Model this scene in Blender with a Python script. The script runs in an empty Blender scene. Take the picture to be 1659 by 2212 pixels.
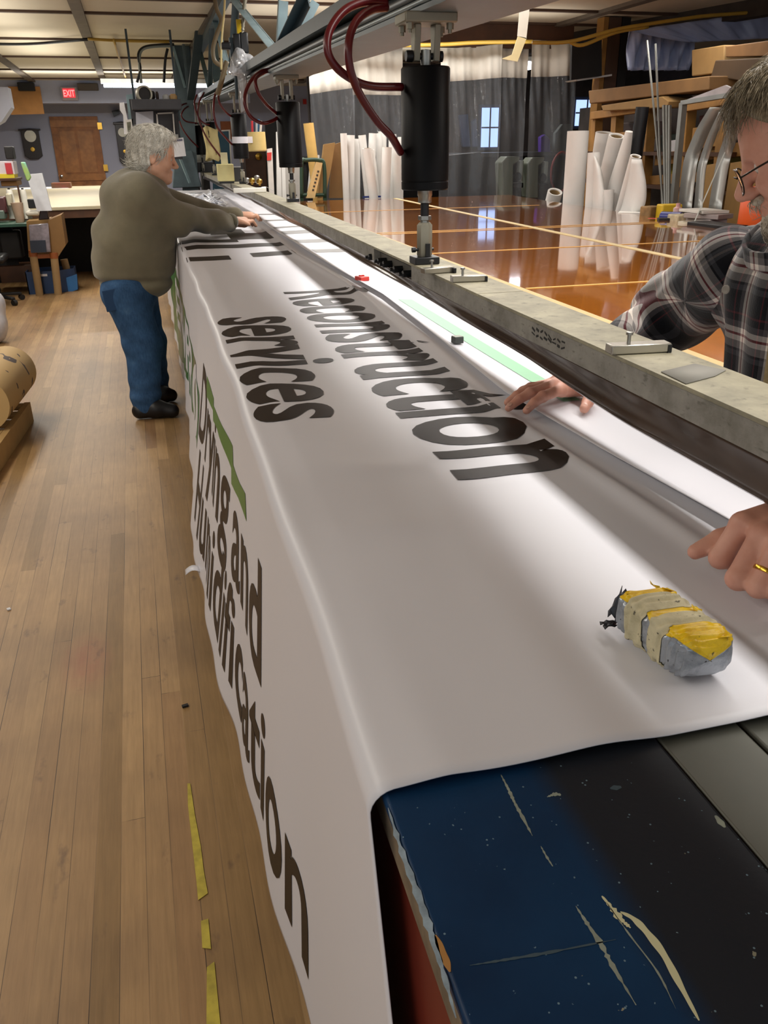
import bpy, bmesh, math, random
import numpy as np
from mathutils import Vector, Matrix
random.seed(7); RNG = np.random.default_rng(7)
SC = bpy.context.scene; COL = SC.collection
# ------------------------------------------------------------------ camera
IW, IH = 1659, 2212
PP = np.array([829.5, 1106.0]); VPY = np.array([278.0, 325.0]); VPZ = np.array([890.0, 5000.0])
F = math.sqrt(-np.dot(VPY - PP, VPZ - PP)); EYE = np.array([0, 0, 1.5])
def _d(p):
    v = np.array([p[0] - PP[0], -(p[1] - PP[1]), -F]); return v / np.linalg.norm(v)
_ry = _d(VPY); _rz = -_d(VPZ); _rz -= _ry * _rz.dot(_ry); _rz /= np.linalg.norm(_rz); _rx = np.cross(_ry, _rz)
ROT = np.stack([_rx, _ry, _rz])
cam = bpy.data.objects.new('camera', bpy.data.cameras.new('camera')); COL.objects.link(cam)
m4 = Matrix.Identity(4)
for i in range(3):
    for j in range(3): m4[i][j] = ROT[i][j]
    m4[i][3] = EYE[i]
cam.matrix_world = m4
cam.data.sensor_fit = 'VERTICAL'; cam.data.sensor_height = 36; cam.data.sensor_width = 27
cam.data.lens = F / IH * 36; cam.data.clip_start = .02; cam.data.clip_end = 100
SC.camera = cam
def ray(u, v): return ROT @ _d((u, v))
def at(u, v, x=None, y=None, z=None):
    r = ray(u, v)
    t = (z - EYE[2]) / r[2] if z is not None else ((y - EYE[1]) / r[1] if y is not None else (x - EYE[0]) / r[0])
    return EYE + t * r
# machine frame: w across, s along, z up; turned 1.44 degrees from the floor boards
ANG = math.radians(1.44); CA, SA = math.cos(ANG), math.sin(ANG)
def MW(P):
    P = np.asarray(P, float); o = P.copy()
    o[..., 0] = CA * P[..., 0] + SA * P[..., 1]; o[..., 1] = -SA * P[..., 0] + CA * P[..., 1]; return o
def WM(P):
    P = np.asarray(P, float); o = P.copy()
    o[..., 0] = CA * P[..., 0] - SA * P[..., 1]; o[..., 1] = SA * P[..., 0] + CA * P[..., 1]; return o
def ats(u, v, s):
    r = WM(ray(u, v)); return EYE + r * (s / r[1])
def atw(u, v, w):
    r = WM(ray(u, v)); return EYE + r * (w / r[0])
def atm(u, v, z): return WM(at(u, v, z=z))
# ------------------------------------------------------------------ world, lights, exposure
wd = bpy.data.worlds.new('world'); SC.world = wd; wd.use_nodes = True
wd.node_tree.nodes['Background'].inputs[0].default_value = (.86, .93, 1, 1)
wd.node_tree.nodes['Background'].inputs[1].default_value = .70
SC.view_settings.view_transform = 'Standard'; SC.view_settings.look = 'None'
SC.view_settings.exposure = 0.0; SC.view_settings.gamma = 1.0; SC.view_settings.use_curve_mapping = False
def area(name, loc, sx, sy, power, col=(1, .96, .9), rz=0.0, rot=None):
    l = bpy.data.lights.new(name, 'AREA'); l.shape = 'RECTANGLE'; l.size = sx; l.size_y = sy; l.energy = power; l.color = col
    o = bpy.data.objects.new(name, l); COL.objects.link(o); o.location = loc
    o.rotation_euler = rot if rot else (0, 0, rz); return o
CEIL = 2.75
# ceiling lights: row along the machine, added fill over the left aisle, unseen ones over the layout table, far ones
def fixture(loc, sx, sy, power, col, rz=0.0):
    area('ceiling_light', loc, sx, sy, power, col, rz)
    area('ceiling_fill', (loc[0], loc[1], loc[2] - .14), sx + .5, sy + .4, power * .20, col, rot=(math.pi, 0, -rz))  # upward light added under each one to brighten the ceiling
for s0, pw in ((.5, 43), (3.0, 44), (5.6, 42), (8.4, 38)):
    fixture(MW((1.36, s0, CEIL - .2)), .2, 2.3, pw, (1, .97, .93), -ANG)
for x0, y0, pw in ((-1.6, .2, 28), (-1.7, 3.2, 36), (-1.7, 6.4, 44), (-1.2, 9.6, 55), (-1.0, 12.6, 58)):  # left-aisle lights are unseen, added to fill the floor and banner
    fixture((x0, y0, CEIL - .2), .16, 2.3, pw, (1, .95, .86))
for x0, y0, pw in ((3.9, 1.2, 34), (4.4, 6.2, 24), (3.2, 9.0, 40), (4.2, 12.3, 40), (-.4, 16.7, 90)):
    fixture((x0, y0, CEIL - .2), 2.3, .16, pw, (1, .96, .9))

# ------------------------------------------------------------------ materials
def lin(h):
    h = h.lstrip('#'); c = [int(h[i:i + 2], 16) / 255 for i in (0, 2, 4)]
    return tuple((x / 12.92 if x <= .04045 else ((x + .055) / 1.055) ** 2.4) for x in c) + (1,)
class NT:
    def __init__(s, name):
        s.m = bpy.data.materials.new(name); s.m.use_nodes = True; s.t = s.m.node_tree; s.b = s.t.nodes['Principled BSDF']; s.out = s.t.nodes['Material Output']
    def n(s, typ, **k):
        o = s.t.nodes.new(typ)
        for a, v in k.items():
            if a.startswith('i_'):
                key = a[2:]; key = int(key) if key.isdigit() else key.replace('_', ' ')
                o.inputs[key].default_value = v
            else: setattr(o, a, v)
        return o
    def l(s, a, b): s.t.links.new(a, b)
    def coord(s, kind='Object', scale=(1, 1, 1), rot=(0, 0, 0)):
        tc = s.n('ShaderNodeTexCoord'); mp = s.n('ShaderNodeMapping'); s.l(tc.outputs[kind], mp.inputs[0])
        mp.inputs['Scale'].default_value = scale; mp.inputs['Rotation'].default_value = rot; return mp.outputs[0]
    def noise(s, vec, scale, detail=3, rough=.55):
        o = s.n('ShaderNodeTexNoise'); s.l(vec, o.inputs['Vector']); o.inputs['Scale'].default_value = scale
        o.inputs['Detail'].default_value = detail; o.inputs['Roughness'].default_value = rough; return o.outputs['Fac']
    def ramp(s, fac, stops):
        o = s.n('ShaderNodeValToRGB'); s.l(fac, o.inputs[0]); e = o.color_ramp.elements
        while len(e) < len(stops): e.new(.5)
        for el, (p, c) in zip(e, stops): el.position = p; el.color = c if not isinstance(c, str) else lin(c)
        return o.outputs[0]
    def mix(s, fac, a, b, mode='MIX'):
        o = s.n('ShaderNodeMix', data_type='RGBA', blend_type=mode)
        ins = [i for i in o.inputs if i.enabled]
        for sock, v in zip(ins, (fac, a, b)):
            if isinstance(v, (int, float)): sock.default_value = v
            elif isinstance(v, str): sock.default_value = lin(v)
            elif isinstance(v, tuple): sock.default_value = v
            else: s.l(v, sock)
        return [i for i in o.outputs if i.enabled][0]
    def math(s, op, a, b=0.0):
        o = s.n('ShaderNodeMath', operation=op)
        for i, v in ((0, a), (1, b)):
            if isinstance(v, (int, float)): o.inputs[i].default_value = v
            else: s.l(v, o.inputs[i])
        return o.outputs[0]
    def bump(s, h, strength=.2, dist=.01):
        o = s.n('ShaderNodeBump'); o.inputs['Strength'].default_value = strength; o.inputs['Distance'].default_value = dist
        s.l(h, o.inputs['Height']); s.l(o.outputs[0], s.b.inputs['Normal'])
    def base(s, c):
        if isinstance(c, (str, tuple)): s.b.inputs['Base Color'].default_value = lin(c) if isinstance(c, str) else c
        else: s.l(c, s.b.inputs['Base Color'])
    def set(s, **k):
        for a, v in k.items():
            s.b.inputs[a.replace('_', ' ')].default_value = v
MATS = {}
def mat(name, col, rough=.5, metal=0.0, var=.12, vscale=6.0, bump=0.0, bscale=60.0, col2=None, spec=.5, coat=0.0):
    if name in MATS: return MATS[name]
    t = NT(name); v = t.coord('Object')
    n1 = t.noise(v, vscale, 4)
    c = lin(col)
    a = tuple(max(0, x * (1 - var)) for x in c[:3]) + (1,); b = tuple(min(1, x * (1 + var)) for x in c[:3]) + (1,)
    if col2: a, b = c, lin(col2)
    t.base(t.ramp(n1, [(.3, a), (.7, b)])); t.set(Roughness=rough, Metallic=metal)
    t.b.inputs['Specular IOR Level'].default_value = spec
    if coat: t.b.inputs['Coat Weight'].default_value = coat; t.b.inputs['Coat Roughness'].default_value = .08
    if bump: t.bump(t.noise(v, bscale, 3), bump, .004)
    MATS[name] = t.m; return t.m
def emis(name, col, strength):
    t = NT(name); t.base(col); t.b.inputs['Emission Color'].default_value = lin(col); t.b.inputs['Emission Strength'].default_value = strength
    MATS[name] = t.m; return t.m
# ------------------------------------------------------------------ mesh helpers
class MB:
    def __init__(s, fr=None): s.v = []; s.f = []; s.mi = []; s.fr = fr; s.uv = None
    def add(s, V, Fc, mi=0):
        o = len(s.v); s.v.extend([tuple(map(float, p)) for p in V]); s.f.extend([tuple(int(i) + o for i in f) for f in Fc]); s.mi.extend([mi] * len(Fc)); return s
    def box(s, c, d, rot=None, mi=0, taper=(1, 1)):
        hx, hy, hz = [q / 2 for q in d]
        V = [Vector((x * hx * (taper[0] if z > 0 else 1), y * hy * (taper[1] if z > 0 else 1), z * hz)) for z in (-1, 1) for y in (-1, 1) for x in (-1, 1)]
        if rot is not None:
            R = rot if isinstance(rot, Matrix) else Matrix.Rotation(rot[2], 3, 'Z') @ Matrix.Rotation(rot[1], 3, 'Y') @ Matrix.Rotation(rot[0], 3, 'X')
            V = [R @ q for q in V]
        return s.add([(q.x + c[0], q.y + c[1], q.z + c[2]) for q in V], [(0, 2, 3, 1), (4, 5, 7, 6), (0, 1, 5, 4), (2, 6, 7, 3), (0, 4, 6, 2), (1, 3, 7, 5)], mi)
    def b2(s, lo, hi, mi=0): return s.box([(a + b) / 2 for a, b in zip(lo, hi)], [abs(b - a) for a, b in zip(lo, hi)], None, mi)
    def bar(s, p, q, wx, wy, up=(0, 0, 1), mi=0):
        p, q = Vector(p), Vector(q); d = (q - p); L = d.length; d.normalize(); u = Vector(up)
        x = d.cross(u)
        if x.length < 1e-4: x = d.cross(Vector((0, 1, 0)))
        x.normalize(); y = x.cross(d)
        R = Matrix((x, d, y)).transposed()
        return s.box((p + q) / 2, (wx, L, wy), R, mi)
    def tube(s, path, r, n=10, cap=True, mi=0, flat=None):
        P = [Vector(p) for p in path]; k = len(P); rr = r if isinstance(r, (list, tuple, np.ndarray)) else [r] * k
        T = [(P[min(i + 1, k - 1)] - P[max(i - 1, 0)]).normalized() for i in range(k)]
        x = T[0].orthogonal().normalized(); V = []
        for i in range(k):
            x = (x - T[i] * x.dot(T[i])).normalized(); y = T[i].cross(x)
            for j in range(n):
                a = 2 * math.pi * j / n; V.append(P[i] + (x * math.cos(a) + y * math.sin(a)) * rr[i])
        Fc = [(i * n + j, i * n + (j + 1) % n, (i + 1) * n + (j + 1) % n, (i + 1) * n + j) for i in range(k - 1) for j in range(n)]
        if cap: Fc += [tuple(range(n - 1, -1, -1)), tuple((k - 1) * n + j for j in range(n))]
        return s.add(V, Fc, mi)
    def lathe(s, prof, c=(0, 0, 0), ax=(0, 0, 1), n=24, mi=0):
        ax = Vector(ax).normalized(); x = ax.orthogonal().normalized(); y = ax.cross(x); c = Vector(c); V = []
        for r, z in prof:
            for j in range(n):
                a = 2 * math.pi * j / n; V.append(c + ax * z + (x * math.cos(a) + y * math.sin(a)) * max(r, 1e-5))
        k = len(prof)
        Fc = [(i * n + j, i * n + (j + 1) % n, (i + 1) * n + (j + 1) % n, (i + 1) * n + j) for i in range(k - 1) for j in range(n)]
        Fc += [tuple(range(n - 1, -1, -1)), tuple((k - 1) * n + j for j in range(n))]
        return s.add(V, Fc, mi)
    def prism(s, poly, vec, mi=0):
        k = len(poly); P = [Vector(p) for p in poly]; e = Vector(vec)
        Fc = [tuple(range(k - 1, -1, -1)), tuple(range(k, 2 * k))] + [(i, (i + 1) % k, k + (i + 1) % k, k + i) for i in range(k)]
        return s.add(P + [p + e for p in P], Fc, mi)
    def grid(s, G, mi=0, closed=False):
        G = np.asarray(G, float); a, b = G.shape[:2]
        Fc = [(i * b + j, (i + 1) * b + j, (i + 1) * b + (j + 1) % b, i * b + (j + 1) % b) for i in range(a - 1) for j in range(b if closed else b - 1)]
        return s.add(G.reshape(-1, 3), Fc, mi)
    def build(s, name, mats, parent=None, smooth=True, bevel=0.0, solid=0.0, label=None, ang=38, offset=0.0, sub=0):
        V = np.array(s.v, float)
        if s.fr == 'M': V = MW(V)
        if parent is not None:
            p = parent; L = np.zeros(3)
            while p is not None: L += np.array(p.location); p = p.parent
            V = V - L
        me = bpy.data.meshes.new(name); me.from_pydata(V.tolist(), [], s.f); me.validate()
        if s.uv is not None:
            uvl = me.uv_layers.new(name='uv'); U = np.asarray(s.uv, float)
            li = np.zeros(len(me.loops), int); me.loops.foreach_get('vertex_index', li); uvl.data.foreach_set('uv', U[li].ravel())
        ms = mats if isinstance(mats, (list, tuple)) else [mats]
        for q in ms: me.materials.append(q)
        if len(ms) > 1 and len(me.polygons) == len(s.mi): me.polygons.foreach_set('material_index', s.mi)
        if smooth:
            me.polygons.foreach_set('use_smooth', [True] * len(me.polygons)); me.set_sharp_from_angle(angle=math.radians(ang))
        me.update()
        o = bpy.data.objects.new(name, me); COL.objects.link(o)
        if parent is not None: o.parent = parent
        if solid:
            q = o.modifiers.new('solid', 'SOLIDIFY'); q.thickness = solid; q.offset = offset
        if bevel:
            q = o.modifiers.new('bevel', 'BEVEL'); q.width = bevel; q.segments = 2; q.limit_method = 'ANGLE'; q.angle_limit = math.radians(40)
        if sub:
            q = o.modifiers.new('sub', 'SUBSURF'); q.levels = sub; q.render_levels = sub
        if label: o['label'] = label
        return o
def tag(o, label, cat, group=None, kind=None):
    o['label'] = label; o['category'] = cat
    if group: o['group'] = group
    if kind: o['kind'] = kind
    return o
def thing(name, label, cat, loc=(0, 0, 0), group=None, fr=None):
    o = bpy.data.objects.new(name, None); COL.objects.link(o); o.empty_display_size = .05
    o.location = MW(loc) if fr == 'M' else loc
    return tag(o, label, cat, group)
def struct(o): o['kind'] = 'structure'; return o
def dup(root, delta, rz=0.0, label=None):
    r = root.copy(); COL.objects.link(r); r.location = Vector(root.location) + Vector(delta); r.rotation_euler = (0, 0, rz)
    if label: r['label'] = label
    for ch in list(root.children):
        c = ch.copy(); COL.objects.link(c); c.parent = r
        for g in ch.children:
            d = g.copy(); COL.objects.link(d); d.parent = c
    return r
def spline(pts, n=10):
    P = [np.array(p, float) for p in pts]; P = [2 * P[0] - P[1]] + P + [2 * P[-1] - P[-2]]; out = []
    for i in range(1, len(P) - 2):
        for k in range(n):
            t = k / n; p0, p1, p2, p3 = P[i - 1:i + 3]
            out.append(.5 * ((2 * p1) + (-p0 + p2) * t + (2 * p0 - 5 * p1 + 4 * p2 - p3) * t * t + (-p0 + 3 * p1 - 3 * p2 + p3) * t ** 3))
    out.append(P[-2]); return out
# signed distance shapes, turned into one smooth closed surface (for bodies and soft things)
def sdf(prims, h, pad=.03):
    lo = np.full(3, 1e9); hi = -lo
    for p in prims:
        if p[0] == 'cap':
            for q, r in ((p[1], p[3]), (p[2], p[4])): lo = np.minimum(lo, np.array(q) - r); hi = np.maximum(hi, np.array(q) + r)
        elif p[0] == 'ell':
            r = max(p[2]); lo = np.minimum(lo, np.array(p[1]) - r); hi = np.maximum(hi, np.array(p[1]) + r)
    lo -= pad; hi += pad; N = np.ceil((hi - lo) / h).astype(int) + 1
    X = [lo[i] + h * np.arange(N[i]) for i in range(3)]; D = np.full(N, 1.0, np.float32)
    for p in prims:
        k = p[-1]; neg = p[0].startswith('-'); kind = p[0].lstrip('-')
        if kind == 'cap':
            pl = np.minimum(np.array(p[1]) - p[3], np.array(p[2]) - p[4]); ph = np.maximum(np.array(p[1]) + p[3], np.array(p[2]) + p[4])
        else: r = max(p[2]); pl = np.array(p[1]) - r; ph = np.array(p[1]) + r
        mg = max(abs(k) * 1.5, .01) + 3 * h
        sl = tuple(slice(max(0, int((pl[i] - mg - lo[i]) / h)), min(N[i], int((ph[i] + mg - lo[i]) / h) + 2)) for i in range(3))
        G = np.stack(np.meshgrid(*[X[i][sl[i]] for i in range(3)], indexing='ij'), -1)
        if kind == 'cap':
            a, b = np.array(p[1], float), np.array(p[2], float); ab = b - a; t = np.clip(((G - a) @ ab) / max(ab @ ab, 1e-12), 0, 1)
            d = np.linalg.norm(G - a - t[..., None] * ab, axis=-1) - (p[3] + (p[4] - p[3]) * t)
        else:
            q = G - np.array(p[1])
            if p[3] is not None: q = q @ np.array(p[3])
            rr = np.array(p[2]); k0 = np.linalg.norm(q / rr, axis=-1); k1 = np.linalg.norm(q / rr ** 2, axis=-1); d = k0 * (k0 - 1) / np.maximum(k1, 1e-9)
        o = D[sl]; kk = max(k, 1e-4)
        if neg: e = np.clip(.5 - .5 * (o + d) / kk, 0, 1); D[sl] = o * (1 - e) - d * e + kk * e * (1 - e)
        else: e = np.clip(.5 + .5 * (o - d) / kk, 0, 1); D[sl] = o * (1 - e) + d * e - kk * e * (1 - e)
    return D, lo, h
def nets(D, lo, h):
    S = D < 0; n = np.array(D.shape) - 1
    c = [(i, j, k) for i in (0, 1) for j in (0, 1) for k in (0, 1)]
    cnt = sum(S[i:n[0] + i, j:n[1] + j, k:n[2] + k].astype(np.int8) for i, j, k in c); act = (cnt > 0) & (cnt < 8)
    I = np.argwhere(act); idx = np.full(n, -1); idx[act] = np.arange(len(I))
    acc = np.zeros((len(I), 3)); num = np.zeros(len(I))
    for a in c:
        for ax in range(3):
            if a[ax] == 1: continue
            b = list(a); b[ax] = 1
            fa = D[tuple((I + a).T)]; fb = D[tuple((I + b).T)]; cr = (fa < 0) != (fb < 0)
            t = np.where(cr, fa / np.where(cr, fa - fb, 1), 0); p = np.array(a, float)[None].repeat(len(I), 0); p[:, ax] += t
            acc[cr] += p[cr]; num += cr
    V = lo + h * (I + acc / num[:, None]); Q = []
    for ax in range(3):
        b, d = [(1, 2), (2, 0), (0, 1)][ax]; sh = list(D.shape); sh[ax] -= 1
        s0 = [slice(None)] * 3; s1 = [slice(None)] * 3; s0[ax] = slice(0, -1); s1[ax] = slice(1, None)
        E = np.argwhere(S[tuple(s0)] != S[tuple(s1)]); E = E[(E[:, b] > 0) & (E[:, d] > 0) & (E[:, b] < n[b]) & (E[:, d] < n[d])]
        eb = np.zeros(3, int); eb[b] = 1; ed = np.zeros(3, int); ed[d] = 1
        q = np.stack([idx[tuple((E - eb - ed).T)], idx[tuple((E - ed).T)], idx[tuple(E.T)], idx[tuple((E - eb).T)]], 1)
        inside = S[tuple(E.T)]; q[~inside] = q[~inside][:, ::-1]; Q.append(q)
    Q = np.concatenate(Q); Q = Q[(Q >= 0).all(1)]; a, b, c, d = (V[Q[:, i]] for i in range(4))
    if (np.cross(c - a, d - b) * (a + b + c + d)).sum() < 0: Q = Q[:, ::-1]
    return V, Q
def blob(name, prims, h, m, parent=None, disp=None, uvf=None, fr=None, label=None, smooth_iter=0):
    V, Q = nets(*sdf(prims, h))
    if disp is not None:
        b = bpy.data.meshes.new('t'); b.from_pydata(V.tolist(), [], Q.tolist()); N = np.zeros(len(V) * 3); b.vertices.foreach_get('normal', N); bpy.data.meshes.remove(b)
        V = V + N.reshape(-1, 3) * disp(V)[:, None]
    mb = MB(fr); mb.v = V.tolist(); mb.f = Q.tolist(); mb.mi = [0] * len(Q)
    if uvf is not None: mb.uv = uvf(V)
    o = mb.build(name, m, parent, ang=180, label=label)
    if smooth_iter:
        q = o.modifiers.new('sm', 'SMOOTH'); q.iterations = smooth_iter; q.factor = .5
    return o
def vnoise(V, sc, seed=0):
    # cheap smooth noise from summed sines
    r = np.random.default_rng(seed); out = np.zeros(len(V))
    for i in range(6):
        d = r.normal(size=3); d /= np.linalg.norm(d); out += np.sin(V @ d * sc * r.uniform(.6, 1.7) + r.uniform(0, 6.3))
    return out / 6
# ------------------------------------------------------------------ the setting
def wood_floor():
    t = NT('floor_boards'); v = t.coord('Object'); sx = t.n('ShaderNodeSeparateXYZ'); t.l(v, sx.inputs[0])
    wn = t.n('ShaderNodeTexWhiteNoise', noise_dimensions='1D'); t.l(t.math('FLOOR', t.math('DIVIDE', sx.outputs[0], .056)), wn.inputs['W'])
    cb = t.n('ShaderNodeCombineXYZ'); t.l(t.math('ADD', sx.outputs[1], t.math('MULTIPLY', wn.outputs['Value'], 2.3)), cb.inputs[0]); t.l(sx.outputs[0], cb.inputs[1])
    br = t.n('ShaderNodeTexBrick', offset=0.0, offset_frequency=1, squash=1.0); t.l(cb.outputs[0], br.inputs['Vector'])
    br.inputs['Color1'].default_value = (0, 0, 0, 1); br.inputs['Color2'].default_value = (1, 1, 1, 1); br.inputs['Mortar'].default_value = (.5, .5, .5, 1)
    br.inputs['Scale'].default_value = 1; br.inputs['Brick Width'].default_value = 2.3; br.inputs['Row Height'].default_value = .056
    br.inputs['Mortar Size'].default_value = .0009; br.inputs['Mortar Smooth'].default_value = .3; br.inputs['Bias'].default_value = 0
    tone = t.ramp(br.outputs['Color'], [(0, '#95784f'), (.4, '#a78861'), (.7, '#b4956b'), (1, '#9a7955')])
    g = t.noise(t.coord('Object', (30, 1.6, 1)), 3.2, 6, .65); grain = t.ramp(g, [(.25, (.70, .67, .62, 1)), (.75, (1.12, 1.1, 1.08, 1))])
    c = t.mix(.75, tone, grain, 'MULTIPLY')
    big = t.noise(v, .9, 5, .6); worn = t.ramp(big, [(.34, (.62, .58, .57, 1)), (.66, (1.16, 1.12, 1.04, 1))]); c = t.mix(.9, c, worn, 'MULTIPLY')
    rp = at(188, 1430, z=0); ds = t.n('ShaderNodeVectorMath', operation='DISTANCE'); t.l(t.coord('Object', (1, .45, 1)), ds.inputs[0]); ds.inputs[1].default_value = (rp[0], rp[1] * .45, 0)
    c = t.mix(t.math('MULTIPLY', t.ramp(ds.outputs['Value'], [(.03, (.5, .5, .5, 1)), (.09, (0, 0, 0, 1))]), t.noise(v, 30, 3)), c, '#a3483f')
    st = t.noise(t.coord('Object', (2.2, 1, 1)), 5.5, 4, .6); c = t.mix(t.ramp(st, [(.63, (0, 0, 0, 1)), (.72, (.55, .55, .55, 1))]), c, '#5d4738')
    gap = t.noise(t.coord('Object', (9, .35, 1)), 2.0, 1); gp = t.math('MULTIPLY', br.outputs['Fac'], t.ramp(gap, [(.42, (.12, .12, .12, 1)), (.6, (1, 1, 1, 1))]))
    c = t.mix(gp, c, '#2d2018'); t.base(c); t.b.inputs['Roughness'].default_value = .46
    t.b.inputs['Specular IOR Level'].default_value = .35
    t.bump(t.math('SUBTRACT', g, t.math('MULTIPLY', br.outputs['Fac'], 2.0)), .12, .002); return t.m
M_FLOOR = wood_floor()
def plane(name, pts, m, kind='structure'):
    o = MB().add(pts, [tuple(range(len(pts)))]).build(name, m, smooth=False); o['kind'] = kind; return o
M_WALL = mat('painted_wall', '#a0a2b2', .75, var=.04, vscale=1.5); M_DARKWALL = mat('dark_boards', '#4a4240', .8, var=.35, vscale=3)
M_CEIL = mat('ceiling_board', '#c7bda8', .85, var=.05, vscale=1.2); M_BATTEN = mat('ceiling_batten', '#463224', .7, var=.2)
M_STRIP = mat('ceiling_strip', '#5f564a', .7, var=.2); M_BEAMWOOD = mat('dark_joist', '#3a3129', .8, var=.3)
WY = 20.0
struct(MB().b2((-7, -3, -.05), (10, WY + .2, 0)).build('floor', M_FLOOR, smooth=False))
struct(MB().b2((-7, -3, CEIL), (10, WY + .2, CEIL + .06)).build('ceiling', M_CEIL, smooth=False))
struct(MB().b2((-7, WY, 0), (10, WY + .12, CEIL)).build('wall_far', M_WALL, smooth=False))
struct(MB().b2((-7.1, -3, 0), (-7, WY, CEIL)).build('wall_left', M_WALL, smooth=False))
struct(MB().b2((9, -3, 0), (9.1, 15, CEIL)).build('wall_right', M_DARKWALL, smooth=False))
PY = 14.6   # partition behind the plastic curtain
px0 = at(668, 250, y=PY)[0]
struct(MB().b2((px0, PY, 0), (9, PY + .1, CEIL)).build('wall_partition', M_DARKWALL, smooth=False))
# upper part of the far wall stands out in front of the doorway
zs = at(200, 223, y=18.7)[2]
struct(MB().b2((-7, 18.7, zs), (px0 - .4, 19.1, CEIL)).build('trim_header', M_WALL, smooth=False))
bi = 1
for v_ in (23, 82, 121, 149, 168):
    y_ = at(100, v_, z=CEIL)[1]
    struct(MB().b2((-7, y_ - .03, CEIL - .022), (9, y_ + .03, CEIL)).build('trim_%d' % bi, M_BATTEN, smooth=False)); bi += 1
for y_ in (8.8, 6.7, 4.6, 2.5):
    struct(MB().b2((-7, y_ - .03, CEIL - .022), (9, y_ + .03, CEIL)).build('trim_%d' % bi, M_BATTEN, smooth=False)); bi += 1
xa = at(190, 82, z=CEIL)[0]
for k in (-2, -1, 0, 1, 2, 3, 4, 5):
    x_ = xa + 1.3 * k
    struct(MB().b2((x_ - .055, -3, CEIL - .034), (x_ + .055, 18.7, CEIL)).build('trim_%d' % bi, M_STRIP, smooth=False)); bi += 1
jb = at(1225, 84, z=2.7); jc = at(1659, 8, z=2.7); jd = (jc - jb) / np.linalg.norm(jc - jb)
struct(MB().bar(jb - jd * 1.5, jc + jd * 2, .16, .2).build('trim_%d' % bi, M_BEAMWOOD, smooth=False)); bi += 1
# door in the far wall
M_DOOR = mat('knotty_pine', '#915a2a', .55, var=.3, vscale=7); M_BRASS = mat('brass', '#c9a04a', .3, 1.0)
dl, dr = at(106, 252, y=WY), at(210, 251, y=WY); dz = dl[2]
dr_o = MB().b2((dl[0], WY - .05, 0), (dr[0], WY - .005, dz)).build('door_1', M_DOOR, smooth=False, bevel=.004); struct(dr_o)
dw = dr[0] - dl[0]
q = MB()
for a0, a1 in ((.16, .47), (.53, .84)):
    for z0, z1 in ((.2, .85), (1.08, dz - .28)): q.b2((dl[0] + dw * a0, WY - .062, z0), (dl[0] + dw * a1, WY - .05, z1))
for z0 in (.02, .92, dz - .2): q.b2((dl[0], WY - .07, z0), (dr[0], WY - .05, z0 + .13))
q.build('door_panel', mat('pine_rail', '#9c6530', .5, var=.25, vscale=7), dr_o, smooth=False)
MB().lathe([(.03, 0), (.03, .03), (.012, .04), (.028, .06), (.03, .08), (.01, .09)], (dl[0] + .06, WY - .05, 1.02), (0, -1, 0)).build('door_knob', mat('chrome', '#cfd2d6', .2, 1.0), dr_o)
for z0 in (.35, 1.1, dz - .25): MB().b2((dr[0] - .02, WY - .075, z0), (dr[0] + .07, WY - .05, z0 + .13)).build('hinge', M_BRASS, dr_o)
# windows in the partition (cool daylight)
M_SKY = emis('window_daylight', '#a9c4f5', 1.5)
for n_, (u0, u1, v0, v1) in enumerate(((1036, 1075, 233, 318), (1238, 1290, 216, 272))):
    a_ = at(u0, v1, y=PY); b_ = at(u1, v0, y=PY)
    w_ = struct(MB().b2((a_[0] - .05, PY - .05, a_[2] - .05), (b_[0] + .05, PY - .005, b_[2] + .05)).build('window_%d' % (n_ + 1), mat('window_frame', '#4b5570', .6), smooth=False))
    MB().b2((a_[0], PY - .058, a_[2]), (b_[0], PY - .051, b_[2])).build('pane', M_SKY, w_, smooth=False)
    cx, cz = (a_[0] + b_[0]) / 2, (a_[2] + b_[2]) / 2
    MB().b2((cx - .012, PY - .07, a_[2]), (cx + .012, PY - .058, b_[2])).b2((a_[0], PY - .07, cz - .012), (b_[0], PY - .058, cz + .012)).build('muntin', mat('window_frame', '#4b5570', .6), w_, smooth=False)
# ------------------------------------------------------------------ work table of the machine
TZ = .99
def blue_paint():
    t = NT('chipped_blue_paint'); v = t.coord('Object'); n1 = t.noise(v, 5, 5)
    sx = t.n('ShaderNodeSeparateXYZ'); t.l(v, sx.inputs[0])
    c = t.ramp(n1, [(.3, '#0b2746'), (.7, '#14395e')])
    # a darker, greyer worn zone towards the rail, chips and pale scratches
    far = t.ramp(t.math('ADD', sx.outputs[0], t.math('MULTIPLY', n1, .03)), [(.165, (0, 0, 0, 1)), (.19, (1, 1, 1, 1))]); c = t.mix(far, c, '#20242c')
    vo = t.n('ShaderNodeTexVoronoi'); t.l(t.coord('Object', (1, 1, 1)), vo.inputs['Vector']); vo.inputs['Scale'].default_value = 190
    sp = t.math('MULTIPLY', t.math('LESS_THAN', vo.outputs['Distance'], .16), t.math('GREATER_THAN', t.noise(v, 60, 2), .60)); c = t.mix(sp, c, '#6f8794')
    dn = t.noise(v, 60, 3); chip = t.math('GREATER_THAN', t.math('ADD', dn, t.math('MULTIPLY', t.math('LESS_THAN', sx.outputs[0], .005), .17)), .74)
    c = t.mix(chip, c, '#8d8a78'); t.base(c); t.b.inputs['Roughness'].default_value = .42
    t.b.inputs['Specular IOR Level'].default_value = .22; t.bump(t.noise(v, 170, 2), .10, .002); return t.m
M_BLUE = blue_paint()
tb = thing('work_table', 'long steel machine table with chipped dark blue top under the white banner', 'table', (.13, -.4, 0), fr='M')
MB('M').b2((.128, -.4, TZ - .012), (.394, 12.25, TZ)).build('table_top', M_BLUE, tb, bevel=.004)
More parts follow.
